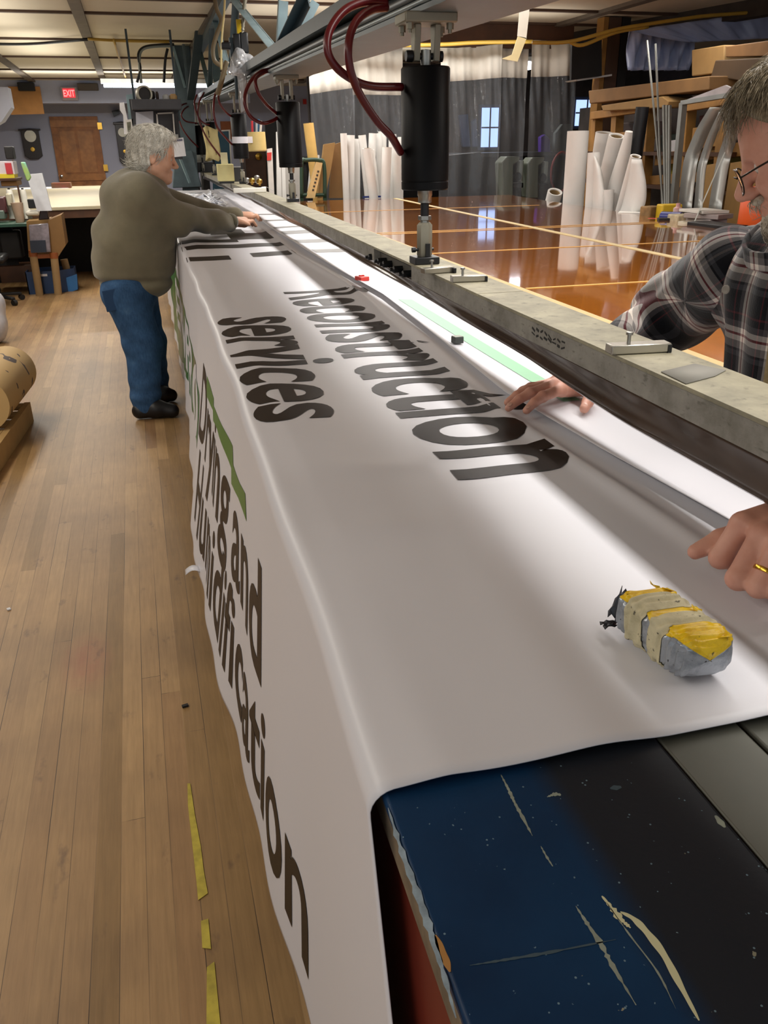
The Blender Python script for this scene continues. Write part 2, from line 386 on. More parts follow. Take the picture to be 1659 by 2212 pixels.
MB('M').b2((.131, -.4, TZ - .05), (.15, 12.25, TZ - .0125)).build('edge_strip', mat('worn_edge', '#8c7c66', .6, var=.35, vscale=20, col2='#5b5246'), tb)
M_TRACK = mat('grey_track', '#57574f', .5, .2, var=.15)
MB('M').b2((.397, -.4, TZ - .012), (.482, 12.25, TZ - .003)).build('rail', M_TRACK, tb, bevel=.002)
MB('M').b2((.490, -.4, TZ - .014), (.60, 12.25, TZ - .006)).build('rail', M_TRACK, tb, bevel=.002)
MB('M').b2((.482, -.4, TZ - .03), (.490, 12.25, TZ - .02)).build('groove', mat('groove_dark', '#1d201f', .7), tb)
MB('M').b2((.604, -.4, TZ - .012), (.93, 12.25, TZ - .002)).build('bed_plate', mat('bed_steel', '#6d6f6c', .45, .3), tb, bevel=.002)
MB('M').b2((.19, -.4, .12), (.21, 12.25, TZ - .05)).build('inner_panel', mat('red_oxide', '#6b2212', .55, var=.15), tb)
MB('M').b2((.140, -.4, .30), (.165, 12.25, TZ - .05)).build('apron_panel', mat('red_oxide', '#6b2212', .55, var=.15), tb)
for s_ in (-.2, 3, 6.2, 9.4, 12.0): MB('M').b2((.24, s_ - .05, 0), (.86, s_ + .05, TZ - .02)).build('leg', mat('red_oxide', '#4a170d', .55, var=.15), tb)
def scratch(name, pts, w0, m, seed):
    r = np.random.default_rng(seed); P = [atm(u, v, TZ) for u, v in pts]; C_ = spline(P, 8); L, R_ = [], []
    for i, c_ in enumerate(C_):
        d = C_[min(i + 1, len(C_) - 1)] - C_[max(i - 1, 0)]; d /= np.linalg.norm(d); n_ = np.array((-d[1], d[0], 0)); w = w0 * (math.sin(math.pi * (i + .4) / len(C_)) ** .6) * (.9 + .12 * math.sin(i * .7 + seed) + (.5 * (w0 < .003) * r.uniform(-1, 1))); L.append(c_ + n_ * w + (0, 0, .0003)); R_.append(c_ - n_ * w + (0, 0, .0003))
    MB('M').grid([L, R_]).build(name, m, tb, smooth=False)
M_SCR = mat('bare_scratch', '#8d9488', .6, var=.2, vscale=60); M_GOUGE = mat('cream_gouge', '#cbc8a2', .6, var=.1)
scratch('paint_scratch', [(1082, 1674), (1098, 1705), (1112, 1735), (1130, 1768), (1150, 1806)], .0016, M_SCR, 1); scratch('paint_scratch', [(1168, 1828), (1180, 1850), (1194, 1872)], .0010, M_SCR, 2)
scratch('paint_scratch', [(1244, 1958), (1268, 1995), (1298, 2040), (1322, 2085), (1374, 2172)], .0019, M_SCR, 3); scratch('paint_scratch', [(1015, 2086), (1090, 2074), (1185, 2058), (1330, 2030)], .0010, mat('faint_scratch', '#3d4f5a', .5), 4)
scratch('cream_gouge', [(1300, 1936), (1322, 1962), (1340, 1985), (1362, 2005)], .0024, M_GOUGE, 5); scratch('cream_gouge', [(1340, 1970), (1368, 1985), (1395, 2012), (1432, 2060), (1470, 2130), (1510, 2205)], .0032, M_GOUGE, 6)
scratch('paint_scratch', [(1310, 1950), (1360, 2020), (1420, 2100), (1460, 2180)], .0007, M_SCR, 7); scratch('paint_scratch', [(1545, 1762), (1556, 1776), (1566, 1788)], .0030, M_SCR, 8); scratch('paint_scratch', [(1318, 1704), (1330, 1702), (1342, 1700)], .0030, mat('faint_scratch', '#3d4f5a', .5), 9)
scratch('paint_scratch', [(1182, 1722), (1200, 1716), (1212, 1718)], .0018, M_SCR, 10)
scratch('edge_wear', [(838, 1745), (868, 1840), (905, 1940), (945, 2060), (985, 2200)], .0028, mat('edge_wear', '#8fa0ad', .45, var=.3, vscale=80), 11); scratch('edge_chip', [(940, 2020), (958, 2062), (972, 2100)], .0030, mat('bare_wood_chip', '#a9793f', .7), 12)
# ------------------------------------------------------------------ banner
def lipw(s): return np.interp(s, [0, 2, 3, 4.3, 5.7, 8, 12], [.118, .117, .109, .092, .068, .05, .04])
def botw(s): return np.interp(s, [.5, .9, 1.15, 1.35, 1.85, 2.73, 3.7, 4.9, 8.6, 12], [.115, .082, .0645, .052, .0115, -.029, .005, .019, -.033, -.03])
R0 = .025
def sheet_edge(s): return np.interp(s, [.4, .9, 1.2, 1.6, 2.1, 2.9, 3.6, 4.4, 7, 12], [.745, .722, .70, .681, .71, .744, .73, .713, .72, .74])
def gauss(x, c, w): return np.exp(-((x - c) / w) ** 2)
def bumps(W, s):
    z = .0022 * np.sin(5.2 * s + 3 * W) * gauss(W, .3, .25) + .0015 * np.sin(23 * W + 1.7 * s)
    z = z + (.009 + .004 * np.sin(2.1 * s + .4)) * gauss(W, sheet_edge(s) - .062 - .006 * np.sin(3.3 * s), .020) * np.clip((s - .55) * 2, 0, 1)
    z = z + .004 * gauss(W, .17, .05) * (1 + .5 * np.sin(4 * s)) + .006 * gauss(W, .36 + .08 * (s - .8), .045) * gauss(s, .95, .6)
    z = z + .0035 * gauss(s + .25 * W, 1.34, .035) * gauss(W, .33, .16) + .0032 * gauss(s + .2 * W, 1.08, .04) * gauss(W, .25, .12)
    return np.maximum(z, -.002)
def B(W, s, lift=0.0):
    W, s = np.broadcast_arrays(np.asarray(W, float), np.asarray(s, float)); l = lipw(s) + .0035 * np.sin(9 * s) * np.sin(2.3 * s) ; q = W - (l + R0)
    top = np.stack([W, s, .998 + lift + bumps(W, s) * np.clip(q / .05, 0, 1)], -1)
    th = np.clip(-q / R0, 0, np.pi / 2); R1 = R0 + lift
    arc = np.stack([l + R0 - R1 * np.sin(th), s, .998 - R0 + R1 * np.cos(th)], -1)
    dr = np.clip(-q - R0 * np.pi / 2, 0, None); t = dr / .829
    rip = .006 * np.sin(7.5 * s + 2 * dr) * t + .004 * np.sin(17 * s - 3 * dr) * t
    dp = np.stack([l + (botw(s) - l) * t ** 1.15 + rip - lift, s - .40 * dr * np.exp(-np.maximum(s - .52, 0) / .15), .998 - R0 - dr], -1)
    return np.where((q >= 0)[..., None], top, np.where((q > -R0 * np.pi / 2)[..., None], arc, dp))
def vinyl(name, col, rough=.42, trans=0.0):
    t = NT(name); v = t.coord('Object'); t.base(lin(col)); t.b.inputs['Roughness'].default_value = rough
    t.b.inputs['Specular IOR Level'].default_value = .4; t.bump(t.noise(v, 420, 2), .05, .0006); return t.m
M_VINYL = vinyl('white_vinyl', '#d9d8de', .40); M_INK = vinyl('dark_brown_ink', '#261c16', .42); M_INK.node_tree.nodes['Principled BSDF'].inputs['Specular IOR Level'].default_value = .2; M_GREEN = vinyl('green_ink', '#4f7a33', .4); M_PALE = vinyl('pale_green_ink', '#93c9a4', .45)
Wg = np.concatenate([np.linspace(-.722, -.06, 60), np.linspace(-.05, .17, 34), np.linspace(.175, .86, 110)])
Sg = np.concatenate([np.linspace(.520, 3.2, 190), np.linspace(3.22, 6, 90), np.linspace(6.05, 12.0, 60)])
WW, SS = np.meshgrid(Wg, Sg, indexing='ij')
bn = MB('M').grid(B(WW, SS)).build('banner', M_VINYL, ang=180, solid=.0012, offset=-1)
tag(bn, 'long white printed vinyl banner draped over the machine table', 'banner')
def printed(name, polys, m, parent, fn=None, lift=.0011, ds=.05, dw=.03):
    # flat shape in banner coordinates (W, s), cut finely and laid on the banner
    bm = bmesh.new()
    for V, Fc in polys:
        vs = [bm.verts.new((p[0], p[1], 0)) for p in V]
        for f_ in Fc:
            try: bm.faces.new([vs[i] for i in f_])
            except ValueError: pass
    X = np.array([v.co[:] for v in bm.verts]); lo, hi = X.min(0), X.max(0)
    for ax, st in ((0, dw), (1, ds)):
        nrm = (1, 0, 0) if ax == 0 else (0, 1, 0); c_ = math.ceil(lo[ax] / st) * st
        while c_ < hi[ax]:
            bmesh.ops.bisect_plane(bm, geom=bm.verts[:] + bm.edges[:] + bm.faces[:], plane_co=(c_, 0, 0) if ax == 0 else (0, c_, 0), plane_no=nrm, dist=1e-6); c_ += st
    bmesh.ops.triangulate(bm, faces=bm.faces[:])
    bm.normal_update(); X = np.array([v.co[:] for v in bm.verts]); P = (fn or B)(X[:, 0], X[:, 1], lift)
    bm.verts.index_update(); Fc = [[v.index for v in (f_.verts if f_.normal.z > 0 else reversed(f_.verts[:]))] for f_ in bm.faces]; bm.free()
    mb = MB('M'); mb.add(P, Fc); return mb.build(name, m, parent, ang=180)
def font_x():
    cu = bpy.data.curves.new('t', 'FONT'); cu.body = 'x'; o = bpy.data.objects.new('t', cu); COL.objects.link(o); me = o.evaluated_get(bpy.context.evaluated_depsgraph_get()).to_mesh(); h = max(v.co[1] for v in me.vertices); bpy.data.objects.remove(o); return h
FX = font_x()
def text_poly(txt, s0, s1, W0, xh, bold=.02, shear=0.0):
    # reads from far (s0) to near (s1), tops towards +W
    cu = bpy.data.curves.new('t', 'FONT'); cu.body = txt; cu.size = 1.0; cu.offset = bold; cu.resolution_u = 5
    o = bpy.data.objects.new('t', cu); COL.objects.link(o); dg = bpy.context.evaluated_depsgraph_get(); me = o.evaluated_get(dg).to_mesh()
    V = np.array([v.co[:] for v in me.vertices]); Fc = [tuple(p.vertices) for p in me.polygons]; o.evaluated_get(dg).to_mesh_clear()
    bpy.data.objects.remove(o); bpy.data.curves.remove(cu)
    x0, x1 = V[:, 0].min(), V[:, 0].max(); k = xh / FX
    q = (V[:, 0] - x0) / (x1 - x0); return np.stack([W0 + V[:, 1] * k * (1 - shear * q), s0 - q * (s0 - s1)], -1), Fc
def poly(pts): return pts, [tuple(range(len(pts)))]
printed('printed_word', [text_poly('services', 2.69, 1.555, .147, .195, .020, .26)], M_INK, bn)
printed('printed_word', [text_poly('Reconstruction', 3.17, 1.16, .428, .198, .020)], M_INK, bn)
printed('printed_word', [text_poly('Drying and', 2.95, 1.335, -.33, .165, .016)], M_INK, bn)
printed('printed_word', [text_poly('Humidification', 2.86, .94, -.628, .168, .016)], M_INK, bn)
for r_ in ((.09, .43, 5.08, 5.27), (.40, .655, 5.2, 5.62), (.092, .655, 4.76, 4.94), (.10, .317, 4.255, 4.43), (.432, .655, 4.33, 4.5), (.30, .52, 5.6, 5.9)):
    printed('printed_bar', [poly([(r_[0], r_[2]), (r_[1], r_[2]), (r_[1], r_[3]), (r_[0], r_[3])])], M_INK, bn)
wave = [(-.075, 2.76), (-.065, 2.45), (-.086, 2.44), (-.06, 2.2), (-.036, 1.93), (-.075, 1.90), (-.055, 1.72), (-.034, 1.60), (-.087, 1.575), (-.10, 1.74), (-.135, 1.93), (-.10, 1.945), (-.106, 2.265), (-.13, 2.43), (-.105, 2.46), (-.139, 2.74)]
printed('green_wave_stripe', [poly(wave)], M_GREEN, bn)
def logo_ink():
    t = NT('green_logo_ink'); v = t.coord('Object'); n_ = t.noise(v, 2.6, 3); t.base(t.ramp(n_, [(.3, '#0d6b3f'), (.5, '#3a6b2d'), (.7, '#7b7a58')])); t.b.inputs['Roughness'].default_value = .35; return t.m
lg = [(-.41, 2.99), (-.30, 3.02), (-.235, 3.1), (-.215, 3.4), (-.205, 3.9), (-.19, 4.6), (-.17, 5.1), (-.13, 5.9), (-.16, 6.8), (-.4, 7.3), (-.6, 6.8), (-.66, 6.0), (-.66, 5.4), (-.56, 4.75), (-.49, 4.1), (-.46, 3.6), (-.45, 3.25)]
lo_ = printed('green_logo', [poly(lg)], logo_ink(), bn, lift=.0011)
printed('logo_lettering', [text_poly('SERVPRO', 6.0, 3.12, -.46, .155, .035)], M_VINYL, bn, lift=.0020)
# loose end of white hem tape by the lower edge
ht = MB('M'); c0 = B(-.70, 2.55)
ht.grid([[c0 + np.array((-.0 - .05 * i / 6, .0 + .02 * i / 6 + j * .04, -.0 + .012 * math.sin(i * .5) - .018 * i / 6)) for j in (0, 1)] for i in range(7)]).build('hem_tail', M_VINYL, bn, solid=.001)
# second vinyl sheet lying on the first, its right side under the press bar
def S2(W, s, lift=0.0):
    W, s = np.broadcast_arrays(np.asarray(W, float), np.asarray(s, float)); d = W - sheet_edge(s)
    z = 1.0075 + lift + .006 * gauss(d, .0, .018) + .003 * np.sin(3 * s) * gauss(d, .0, .04) + .002 * np.sin(9 * W + 2 * s)
    return np.stack([W, s, z], -1)
Tg = np.linspace(0, 1, 26); Sg2 = np.concatenate([np.linspace(.53, 3.2, 120), np.linspace(3.25, 12, 90)])
TT, S3 = np.meshgrid(Tg, Sg2, indexing='ij'); E_ = sheet_edge(S3)
sh = MB('M').grid(S2(E_ + (.97 - E_) * TT, S3)).build('vinyl_sheet', M_VINYL, ang=180, solid=.0012, offset=-1)
tag(sh, 'white vinyl sheet overlapping the banner with a pale green stripe under the press bar', 'vinyl sheet')
printed('pale_green_stripe', [poly([(.775, 2.81), (.82, 2.79), (.812, 1.50), (.772, 1.50)])], M_PALE, sh, S2)
for r_ in ((.75, .95, 4.29, 4.44), (.74, .95, 4.80, 4.98), (.74, .95, 5.35, 5.56), (.735, .95, 5.78, 5.88), (.75, .95, 6.36, 6.46), (.76, .95, 7.0, 7.1)):
    printed('grey_bar', [poly([(r_[0], r_[2]), (r_[1], r_[2]), (r_[1], r_[3]), (r_[0], r_[3])])], vinyl('grey_ink', '#6a6866', .4), sh, S2)
# creased clear film heap on the far banner
fl = MB('M')
for k in range(60):
    s_ = RNG.uniform(8.2, 10.3); w_ = RNG.uniform(.12, .6); z_ = 1.01 + RNG.uniform(0, .05); a_ = RNG.uniform(0, 6.3); r_ = RNG.uniform(.06, .2)
    fl.add([(w_, s_, z_), (w_ + r_ * math.cos(a_), s_ + r_ * math.sin(a_) * 2, z_ + RNG.uniform(-.005, .05)), (w_ + r_ * math.cos(a_ + .8), s_ + 2 * r_ * math.sin(a_ + .8), max(1.006, z_ - .02))], [(0, 1, 2)])
tag(fl.build('film_wad', mat('clear_film', '#e8eaf0', .12, spec=.8), ang=20, solid=.001), 'crumpled clear plastic film on the far end of the banner', 'plastic film', kind='stuff')
# ------------------------------------------------------------------ glossy layout table
def varnish():
    t = NT('varnished_brown'); v = t.coord('Object'); n_ = t.noise(v, 2.2, 5); m2 = t.noise(t.coord('Object', (1, 8, 1)), 6, 4)
    c = t.mix(.35, t.ramp(n_, [(.3, '#9a5519'), (.7, '#b0681f')]), t.ramp(m2, [(.3, '#8a4a12'), (.7, '#bd7426')])); t.base(c)
    t.b.inputs['Roughness'].default_value = .09; t.b.inputs['Specular IOR Level'].default_value = .6; t.b.inputs['Coat Weight'].default_value = 1.0; t.b.inputs['Coat Roughness'].default_value = .04
    t.bump(t.noise(v, 5, 2), .02, .01); return t.m
gx0, gx1 = 1.30, 3.42
def GT(w, s, z): return (w + .062 * (s - 4.3) * (w - gx0) / (gx1 - gx0), s, z)
gt = thing('layout_table', 'wide glossy varnished brown layout table beyond the press bar', 'table', (2.4, 5, 0), fr='M')
GS0, GS1 = -.6, 8.85
MB('M').prism([GT(gx0, GS0, .955), GT(gx1, GS0, .955), GT(gx1, GS1, .955), GT(gx0, GS1, .955)], (0, 0, .045)).build('table_top', varnish(), gt, smooth=False)
M_LIGHTWOOD = mat('light_edge_wood', '#b79f70', .6, var=.15)
MB('M').b2((gx0 - .03, GS0, .95), (gx0, GS1, 1.003)).build('edge_strip', M_LIGHTWOOD, gt)
M_TAPE = mat('cream_tape', '#c9b483', .5, var=.1); M_LINE = mat('thin_line', '#d9a75a', .5)
tw = MB('M'); p_, q_ = atm(860, 430, 1.0), atm(1580, 582, 1.0); dd = (q_ - p_) / np.linalg.norm(q_ - p_); e_ = p_ - dd * .12
tw.bar((e_[0], e_[1], 1.0012), (q_[0] + dd[0] * 2.8, q_[1] + dd[1] * 2.8, 1.0012), .045, .0015); tw.build('tape_line', M_TAPE, gt)
for (u0, v0, u1, v1) in ((930, 551, 1510, 518), (1120, 622, 1500, 605), (690, 461, 1180, 441), (980, 500, 1600, 470), (760, 508, 840, 507)):
    p_, q_ = atm(u0, v0, 1.0), atm(u1, v1, 1.0); s_ = (p_[1] + q_[1]) / 2
    MB('M').b2((gx0 + .01, s_ - .008, 1.0005), (min(gx1 - .01, 3.3), s_ + .008, 1.0018)).build('tape_line', M_LINE, gt)
for w_ in (1.45, 3.2):
    for s_ in (-.3, 4, 8.5): MB('M').b2((w_ - .05, s_ - .05, 0), (w_ + .05, s_ + .05, .955)).build('leg', mat('table_leg', '#4a3a2c', .7), gt)
MB('M').b2((1.5, GS0 + .1, .4), (3.3, GS1 - .1, .42)).build('lower_shelf', mat('table_leg', '#4a3a2c', .7), gt)
# ------------------------------------------------------------------ press bar with its brown film
def wb(s): return np.interp(s, [-1, 1.7, 4.5, 7, 13], [.66, .66, .686, .70, .65])
def grimy(name, c1, c2, c3, rough=.7):
    t = NT(name); v = t.coord('Object'); n1 = t.noise(v, 14, 6, .65); n2 = t.noise(t.coord('Object', (1, 1, 3)), 45, 4)
    c = t.ramp(n1, [(.28, c1), (.5, c2), (.75, c3)]); c = t.mix(t.ramp(n2, [(.6, (0, 0, 0, 1)), (.72, (.6, .6, .6, 1))]), c, '#4a463b')
    t.base(c); t.b.inputs['Roughness'].default_value = rough; t.bump(n2, .3, .003); return t.m
M_BAR = grimy('grimy_bar', '#69655a', '#86827a', '#9c988c'); M_BARTOP = grimy('grimy_bar_top', '#726d5c', '#8b8570', '#a29b82')
M_BLACK = mat('black_metal', '#17181b', .45, .2, var=.2); M_STEEL = mat('plain_steel', '#a3a29c', .35, .85, var=.12); M_DIRTY = mat('dirty_steel', '#8d897a', .5, .5, var=.2)
pb = thing('press_bar', 'long grimy grey metal press bar running above the banner', 'press bar', (.71, 1.0, 1.155), fr='M')
def barseg(s0, s1, wl, wr, z0, z1, n=24, end=True):
    mb = MB('M'); G = []
    for i in range(n + 1):
        s = s0 + (s1 - s0) * i / n; w = wb(s); G.append([(w + wl, s, z0), (w + wl, s, z1), (w + wr, s, z1), (w + wr, s, z0)])
    mb.grid(G, closed=True); mb.f += [(0, 1, 2, 3), (4 * n + 3, 4 * n + 2, 4 * n + 1, 4 * n)]; mb.mi += [0, 0]; return mb
for s0, s1 in ((-.6, 2.268), (2.72, 13.0)): barseg(s0, s1, 0, .105, 1.155, 1.194).build('bar_section', M_BAR, pb, ang=30)
for s0, s1 in ((-.6, 1.72), (1.724, 13.0)): barseg(s0, s1, -.003, .107, 1.1945, 1.2005).build('top_plate', M_BARTOP, pb, ang=30)
barseg(2.268, 2.72, .02, .09, 1.152, 1.194, 6).build('splice_plate', mat('splice_grey', '#55514a', .6, .3, var=.25), pb, ang=30)
barseg(-.6, 13.0, .108, .122, 1.165, 1.19).build('rear_strip', mat('rear_strip_dark', '#3c382f', .6), pb, ang=30)
for u, v in ((806, 567), (826, 564), (838, 586), (861, 587), (881, 594)):
    p = atw(u, v, .675); MB('M').lathe([(.0, -.02), (.011, -.02), (.011, .008), (.006, .012), (.006, .02), (0, .02)], (.668, p[1], min(1.19, max(1.162, p[2]))), (-1, 0, 0), 6).build('bolt', M_BLACK, pb)
flm = []; Sf = np.concatenate([np.linspace(-.5, 3.2, 90), np.linspace(3.25, 12.8, 70)])
for s in Sf:
    d = np.interp(s, [-1, 1.1, 1.45, 2.2, 2.7, 3.4, 5, 13], [.060, .056, .044, .038, .030, .028, .036, .038]) + .003 * math.sin(2.6 * s) + .002 * math.sin(7 * s)
    w = wb(s); row = []
    for t in np.linspace(0, 1, 9):
        wv = .006 * math.sin(5 * s + 4 * t) * (gauss(s, 2.2, .5) + .25)
        row.append((w + .004 - .006 * t + .004 * math.sin(t * 3.1) + .012 * max(0, t - .85) / .15 + wv * t, s, 1.156 - d * t - .0))
    row += [(w + .035, s, 1.156 - d * 1.03), (w + .09, s, 1.156 - d * .9)]
    flm.append(row)
def film_mat():
    t = NT('brown_release_film'); v = t.coord('Object'); n_ = t.noise(t.coord('Object', (1, .5, 1)), 18, 3); t.base(t.ramp(n_, [(.3, '#33261d'), (.7, '#46362b')])); t.b.inputs['Roughness'].default_value = .16
    t.b.inputs['Specular IOR Level'].default_value = .5; t.bump(t.noise(t.coord('Object', (2, .35, 2)), 9, 2), .22, .008); return t.m
MB('M').grid(flm).build('release_film', film_mat(), pb, ang=180, solid=.0008)
cpp = [atm(u, v, 1.2016) for u, v in ((1428, 803), (1482, 829), (1545, 812), (1568, 800), (1500, 786))]
MB('M').add(cpp, [(0, 1, 2, 3, 4)]).build('cloth_patch', mat('grey_cloth_patch', '#85827a', .9), pb, solid=.0012, offset=0)
scr = MB('M')
for k in range(16):
    s_ = 1.30 + (k % 8) * .018; z_ = 1.183 - (k // 8) * .009 - RNG.uniform(0, .004); scr.box((.6595, s_, z_), (.0004, RNG.uniform(.008, .016), RNG.uniform(.002, .005)), (RNG.uniform(-.5, .5), 0, 0))
scr.build('stencil_mark', mat('stencil_black', '#1c1a17', .7), pb)
# small toggle clamps lying on the bar
M_CLAMP = mat('brushed_clamp', '#b0aca2', .3, .9)
for (u, v, rz, lb) in ((945, 586, .35, 'small steel clamp on the press bar nearest the cylinder foot'), (1012, 604, .12, 'small steel clamp on the press bar, second from the cylinder foot'), (1378, 755, .1, 'longer steel clamp with upright screw on the press bar by the plaid sleeve')):
    p = atm(u, v, 1.205); big = 1.0 if u < 1200 else 1.15; L = .085 * big; cl = thing('toggle_clamp', lb, 'clamp', (p[0], p[1], 1.2), 'small steel clamps on the press bar', 'M')
    r_ = (0, 0, rz - .2)
    MB('M').box((p[0], p[1], 1.2085), (L, .026, .014), r_).build('body', M_CLAMP, cl, bevel=.0015)
    MB('M').box((p[0] + L * .47, p[1] - .005, 1.207), (.006, .028, .012), r_).build('end_cap', M_BLACK, cl)
    MB('M').lathe([(.003, 0), (.003, .014), (.0055, .014), (.0055, .018), (0, .019)], (p[0] - L * .18, p[1], 1.2155), (0, 0, 1), 10).build('screw', M_STEEL, cl)
# ------------------------------------------------------------------ air cylinders
M_BARREL = mat('black_anodised', '#08080a', .45, .0, var=.08, vscale=3, spec=.18); M_HOSE = mat('dark_red_hose', '#5a1216', .32, var=.08); M_CAST = mat('cast_bracket', '#8b8778', .5, .55, var=.2)
def zcy(s): return 1.7385 + .027 * s
def cylinder(label, s, w, zt, zb, zp, r=.063, hoses=(), full=True, dark=M_BARREL):
    cy = thing('air_cylinder', label, 'air cylinder', (w, s, 1.2005), 'black air cylinders above the press bar', 'M')
    MB('M').box((w, s, zp - .011), (.135, .10, .024)).build('mounting_plate', M_CAST, cy, bevel=.004)
    for dx in (-.052, .052):
        for dy in (-.035, .035): MB('M').lathe([(.009, 0), (.009, -.014), (.005, -.014), (.005, -.022), (0, -.022)], (w + dx, s + dy, zp - .023), (0, 0, 1), 6).build('bolt', M_DIRTY, cy)
    zh = zt + .026
    for dx in (-.026, .026):
        MB('M').prism([(w + dx - .008, s - .022, zp - .023), (w + dx - .008, s + .022, zp - .023), (w + dx - .008, s + .016, zh + .02), (w + dx - .008, s + .013, zh - .012), (w + dx - .008, s - .013, zh - .012), (w + dx - .008, s - .016, zh + .02)], (.016, 0, 0)).build('clevis_arm', M_CAST, cy, bevel=.002)
    MB('M').lathe([(.012, -.052), (.014, -.048), (.014, -.036), (.008, -.036), (.008, .036), (.013, .036), (.013, .044), (0, .046)], (w, s, zh), (1, 0, 0), 10).build('pivot_bolt', M_BLACK, cy)
    MB('M').lathe([(.011, 0), (.014, .02), (.014, .04), (0, .042)], (w, s, zt), (0, 0, 1), 12).build('rod_eye', M_STEEL, cy)
    MB('M').lathe([(.02, zt + .003), (r - .003, zt + .002), (r, zt - .002), (r, zb + .024), (r - .0012, zb + .0228), (r - .0012, zb + .0212), (r, zb + .02), (r, zb + .003), (r - .003, zb), (.02, zb)], (w, s, 0), (0, 0, 1), 48).build('barrel', dark, cy)
    MB('M').lathe([(.020, zb), (.020, zb - .014), (.0185, zb - .016), (.0185, zb - .032), (.012, zb - .034)], (w, s, 0), (0, 0, 1), 20).build('rod_collar', M_STEEL, cy)
    MB('M').lathe([(.0115, zb - .03), (.0115, 1.318)], (w, s, 0), (0, 0, 1), 16).build('piston_rod', M_BLACK, cy)
    MB('M').lathe([(.0185, 1.326), (.0185, 1.316), (.012, 1.314), (.012, 1.309)], (w, s, 0), (0, 0, 1), 6).build('lock_nut', M_STEEL, cy)
    MB('M').lathe([(.015, 1.309), (.021, 1.302), (.021, 1.224), (.017, 1.216)], (w, s, 0), (0, 0, 1), 6).build('rod_clevis', M_DIRTY, cy)
    MB('M').box((w + .003, s - .018, 1.238), (.012, .012, .034)).build('tongue', M_BLACK, cy)
    MB('M').lathe([(.007, -.036), (.007, -.026), (.004, -.026), (.004, .026), (0, .027)], (w, s, 1.238), (1, 0, 0), 10).build('foot_pin', M_BLACK, cy)
    MB('M').box((w, s, 1.2105), (.07, .062, .019)).build('foot_block', M_BLACK, cy, bevel=.002)
    for h in hoses: MB('M').tube(spline(h, 9), .0098, 10).build('air_hose', M_HOSE, cy, ang=180)
    if hoses:
        for dz in (zt - .035, zb + .10): MB('M').lathe([(.006, -.02), (.010, -.02), (.010, 0), (0, 0)], (w - r + .004, s, dz), (-1, 0, 0), 8).build('hose_fitting', M_BLACK, cy)
    return cy
def H(pts, s): return [ats(u, v, s_ if (s_ := q) else s) for (u, v, q) in [(p + (s,))[:3] for p in pts]]
cylinder('largest black air cylinder nearest the camera with two red hoses', 2.25, .698, 1.681, 1.392, zcy(2.25), hoses=(
    H([(835, 5, 2.25), (790, 4, 2.23), (745, 22, 2.2), (714, 62, 2.18), (707, 105, 2.17), (722, 140, 2.17), (755, 168, 2.18), (800, 186, 2.2), (868, 188, 2.24)], 2.2),
    H([(835, 16, 2.25), (800, 22, 2.22), (768, 48, 2.18), (753, 95, 2.15), (757, 150, 2.15), (778, 205, 2.16), (815, 262, 2.18), (845, 295, 2.2), (866, 330, 2.24)], 2.2)))
cylinder('second black air cylinder from the camera, hose curling round its left side', 5.25, .79, 1.741, 1.394, zcy(5.25), .070, hoses=(
    H([(585, 150, 5.25), (563, 155, 5.2), (540, 178, 5.15), (528, 215, 5.1), (540, 250, 5.1), (566, 266, 5.1), (590, 260, 5.2), (602, 252, 5.25)], 5.1),
    H([(588, 150, 5.25), (568, 158, 5.2), (552, 172, 5.12), (558, 200, 5.1), (575, 225, 5.15), (598, 246, 5.25)], 5.1)))
cylinder('third black air cylinder wrapped with a band of clear tape', 8.25, .785, 1.784, 1.416, zcy(8.25), .071, hoses=(
    H([(470, 192, 8.25), (463, 212, 8.15), (462, 245, 8.1), (470, 275, 8.1), (488, 298, 8.15), (501, 312, 8.25)], 8.1),
    H([(474, 196, 8.25), (472, 215, 8.15), (480, 232, 8.15), (492, 246, 8.2), (502, 252, 8.25)], 8.1)))
tp = MB('M').lathe([(.0722, 1.545), (.0722, 1.60)], (.785, 8.25, 0), (0, 0, 1), 32).build('tape_band', mat('clear_tape', '#cfcfd6', .1), bpy.data.objects['air_cylinder.002'])
cylinder('fourth air cylinder, mostly hidden by its cream paper wrapping', 11.2, .72, 1.80, 1.43, zcy(11.2), .071, hoses=(
    H([(441, 200, 11.2), (430, 222, 11.1), (428, 250, 11.1), (440, 285, 11.1), (455, 310, 11.1), (478, 340, 11.15)], 11), H([(425, 205, 11.2), (420, 225, 11.1), (430, 255, 11.1), (445, 268, 11.1), (462, 268, 11.2)], 11)))
pw_ = MB('M'); G = []
for i in range(7):
    row = []
    for j in range(25):
        a = j / 24 * 6.283; rr = .085 + .012 * math.sin(3 * a + i) + .008 * math.sin(7 * a); row.append((.72 + rr * math.cos(a), 11.2 + rr * math.sin(a), 1.38 + i * .06 + .02 * math.sin(2 * a)))
    G.append(row)
tag(pw_.grid(G).build('paper_wrap', mat('cream_paper', '#cdbd86', .75), solid=.002, ang=60), 'cream paper sleeve wrapped round the fourth air cylinder', 'paper wrap')
cylinder('fifth black air cylinder at the far end of the press bar', 12.7, .66, 1.80, 1.43, zcy(12.7), .075, hoses=(
    H([(407, 222, 12.6), (392, 228, 12.4), (385, 245, 12.3), (393, 275, 12.3), (410, 300, 12.4), (428, 318, 12.6)], 12), H([(410, 228, 12.6), (398, 236, 12.4), (392, 250, 12.3), (402, 262, 12.4), (425, 266, 12.6)], 12)))
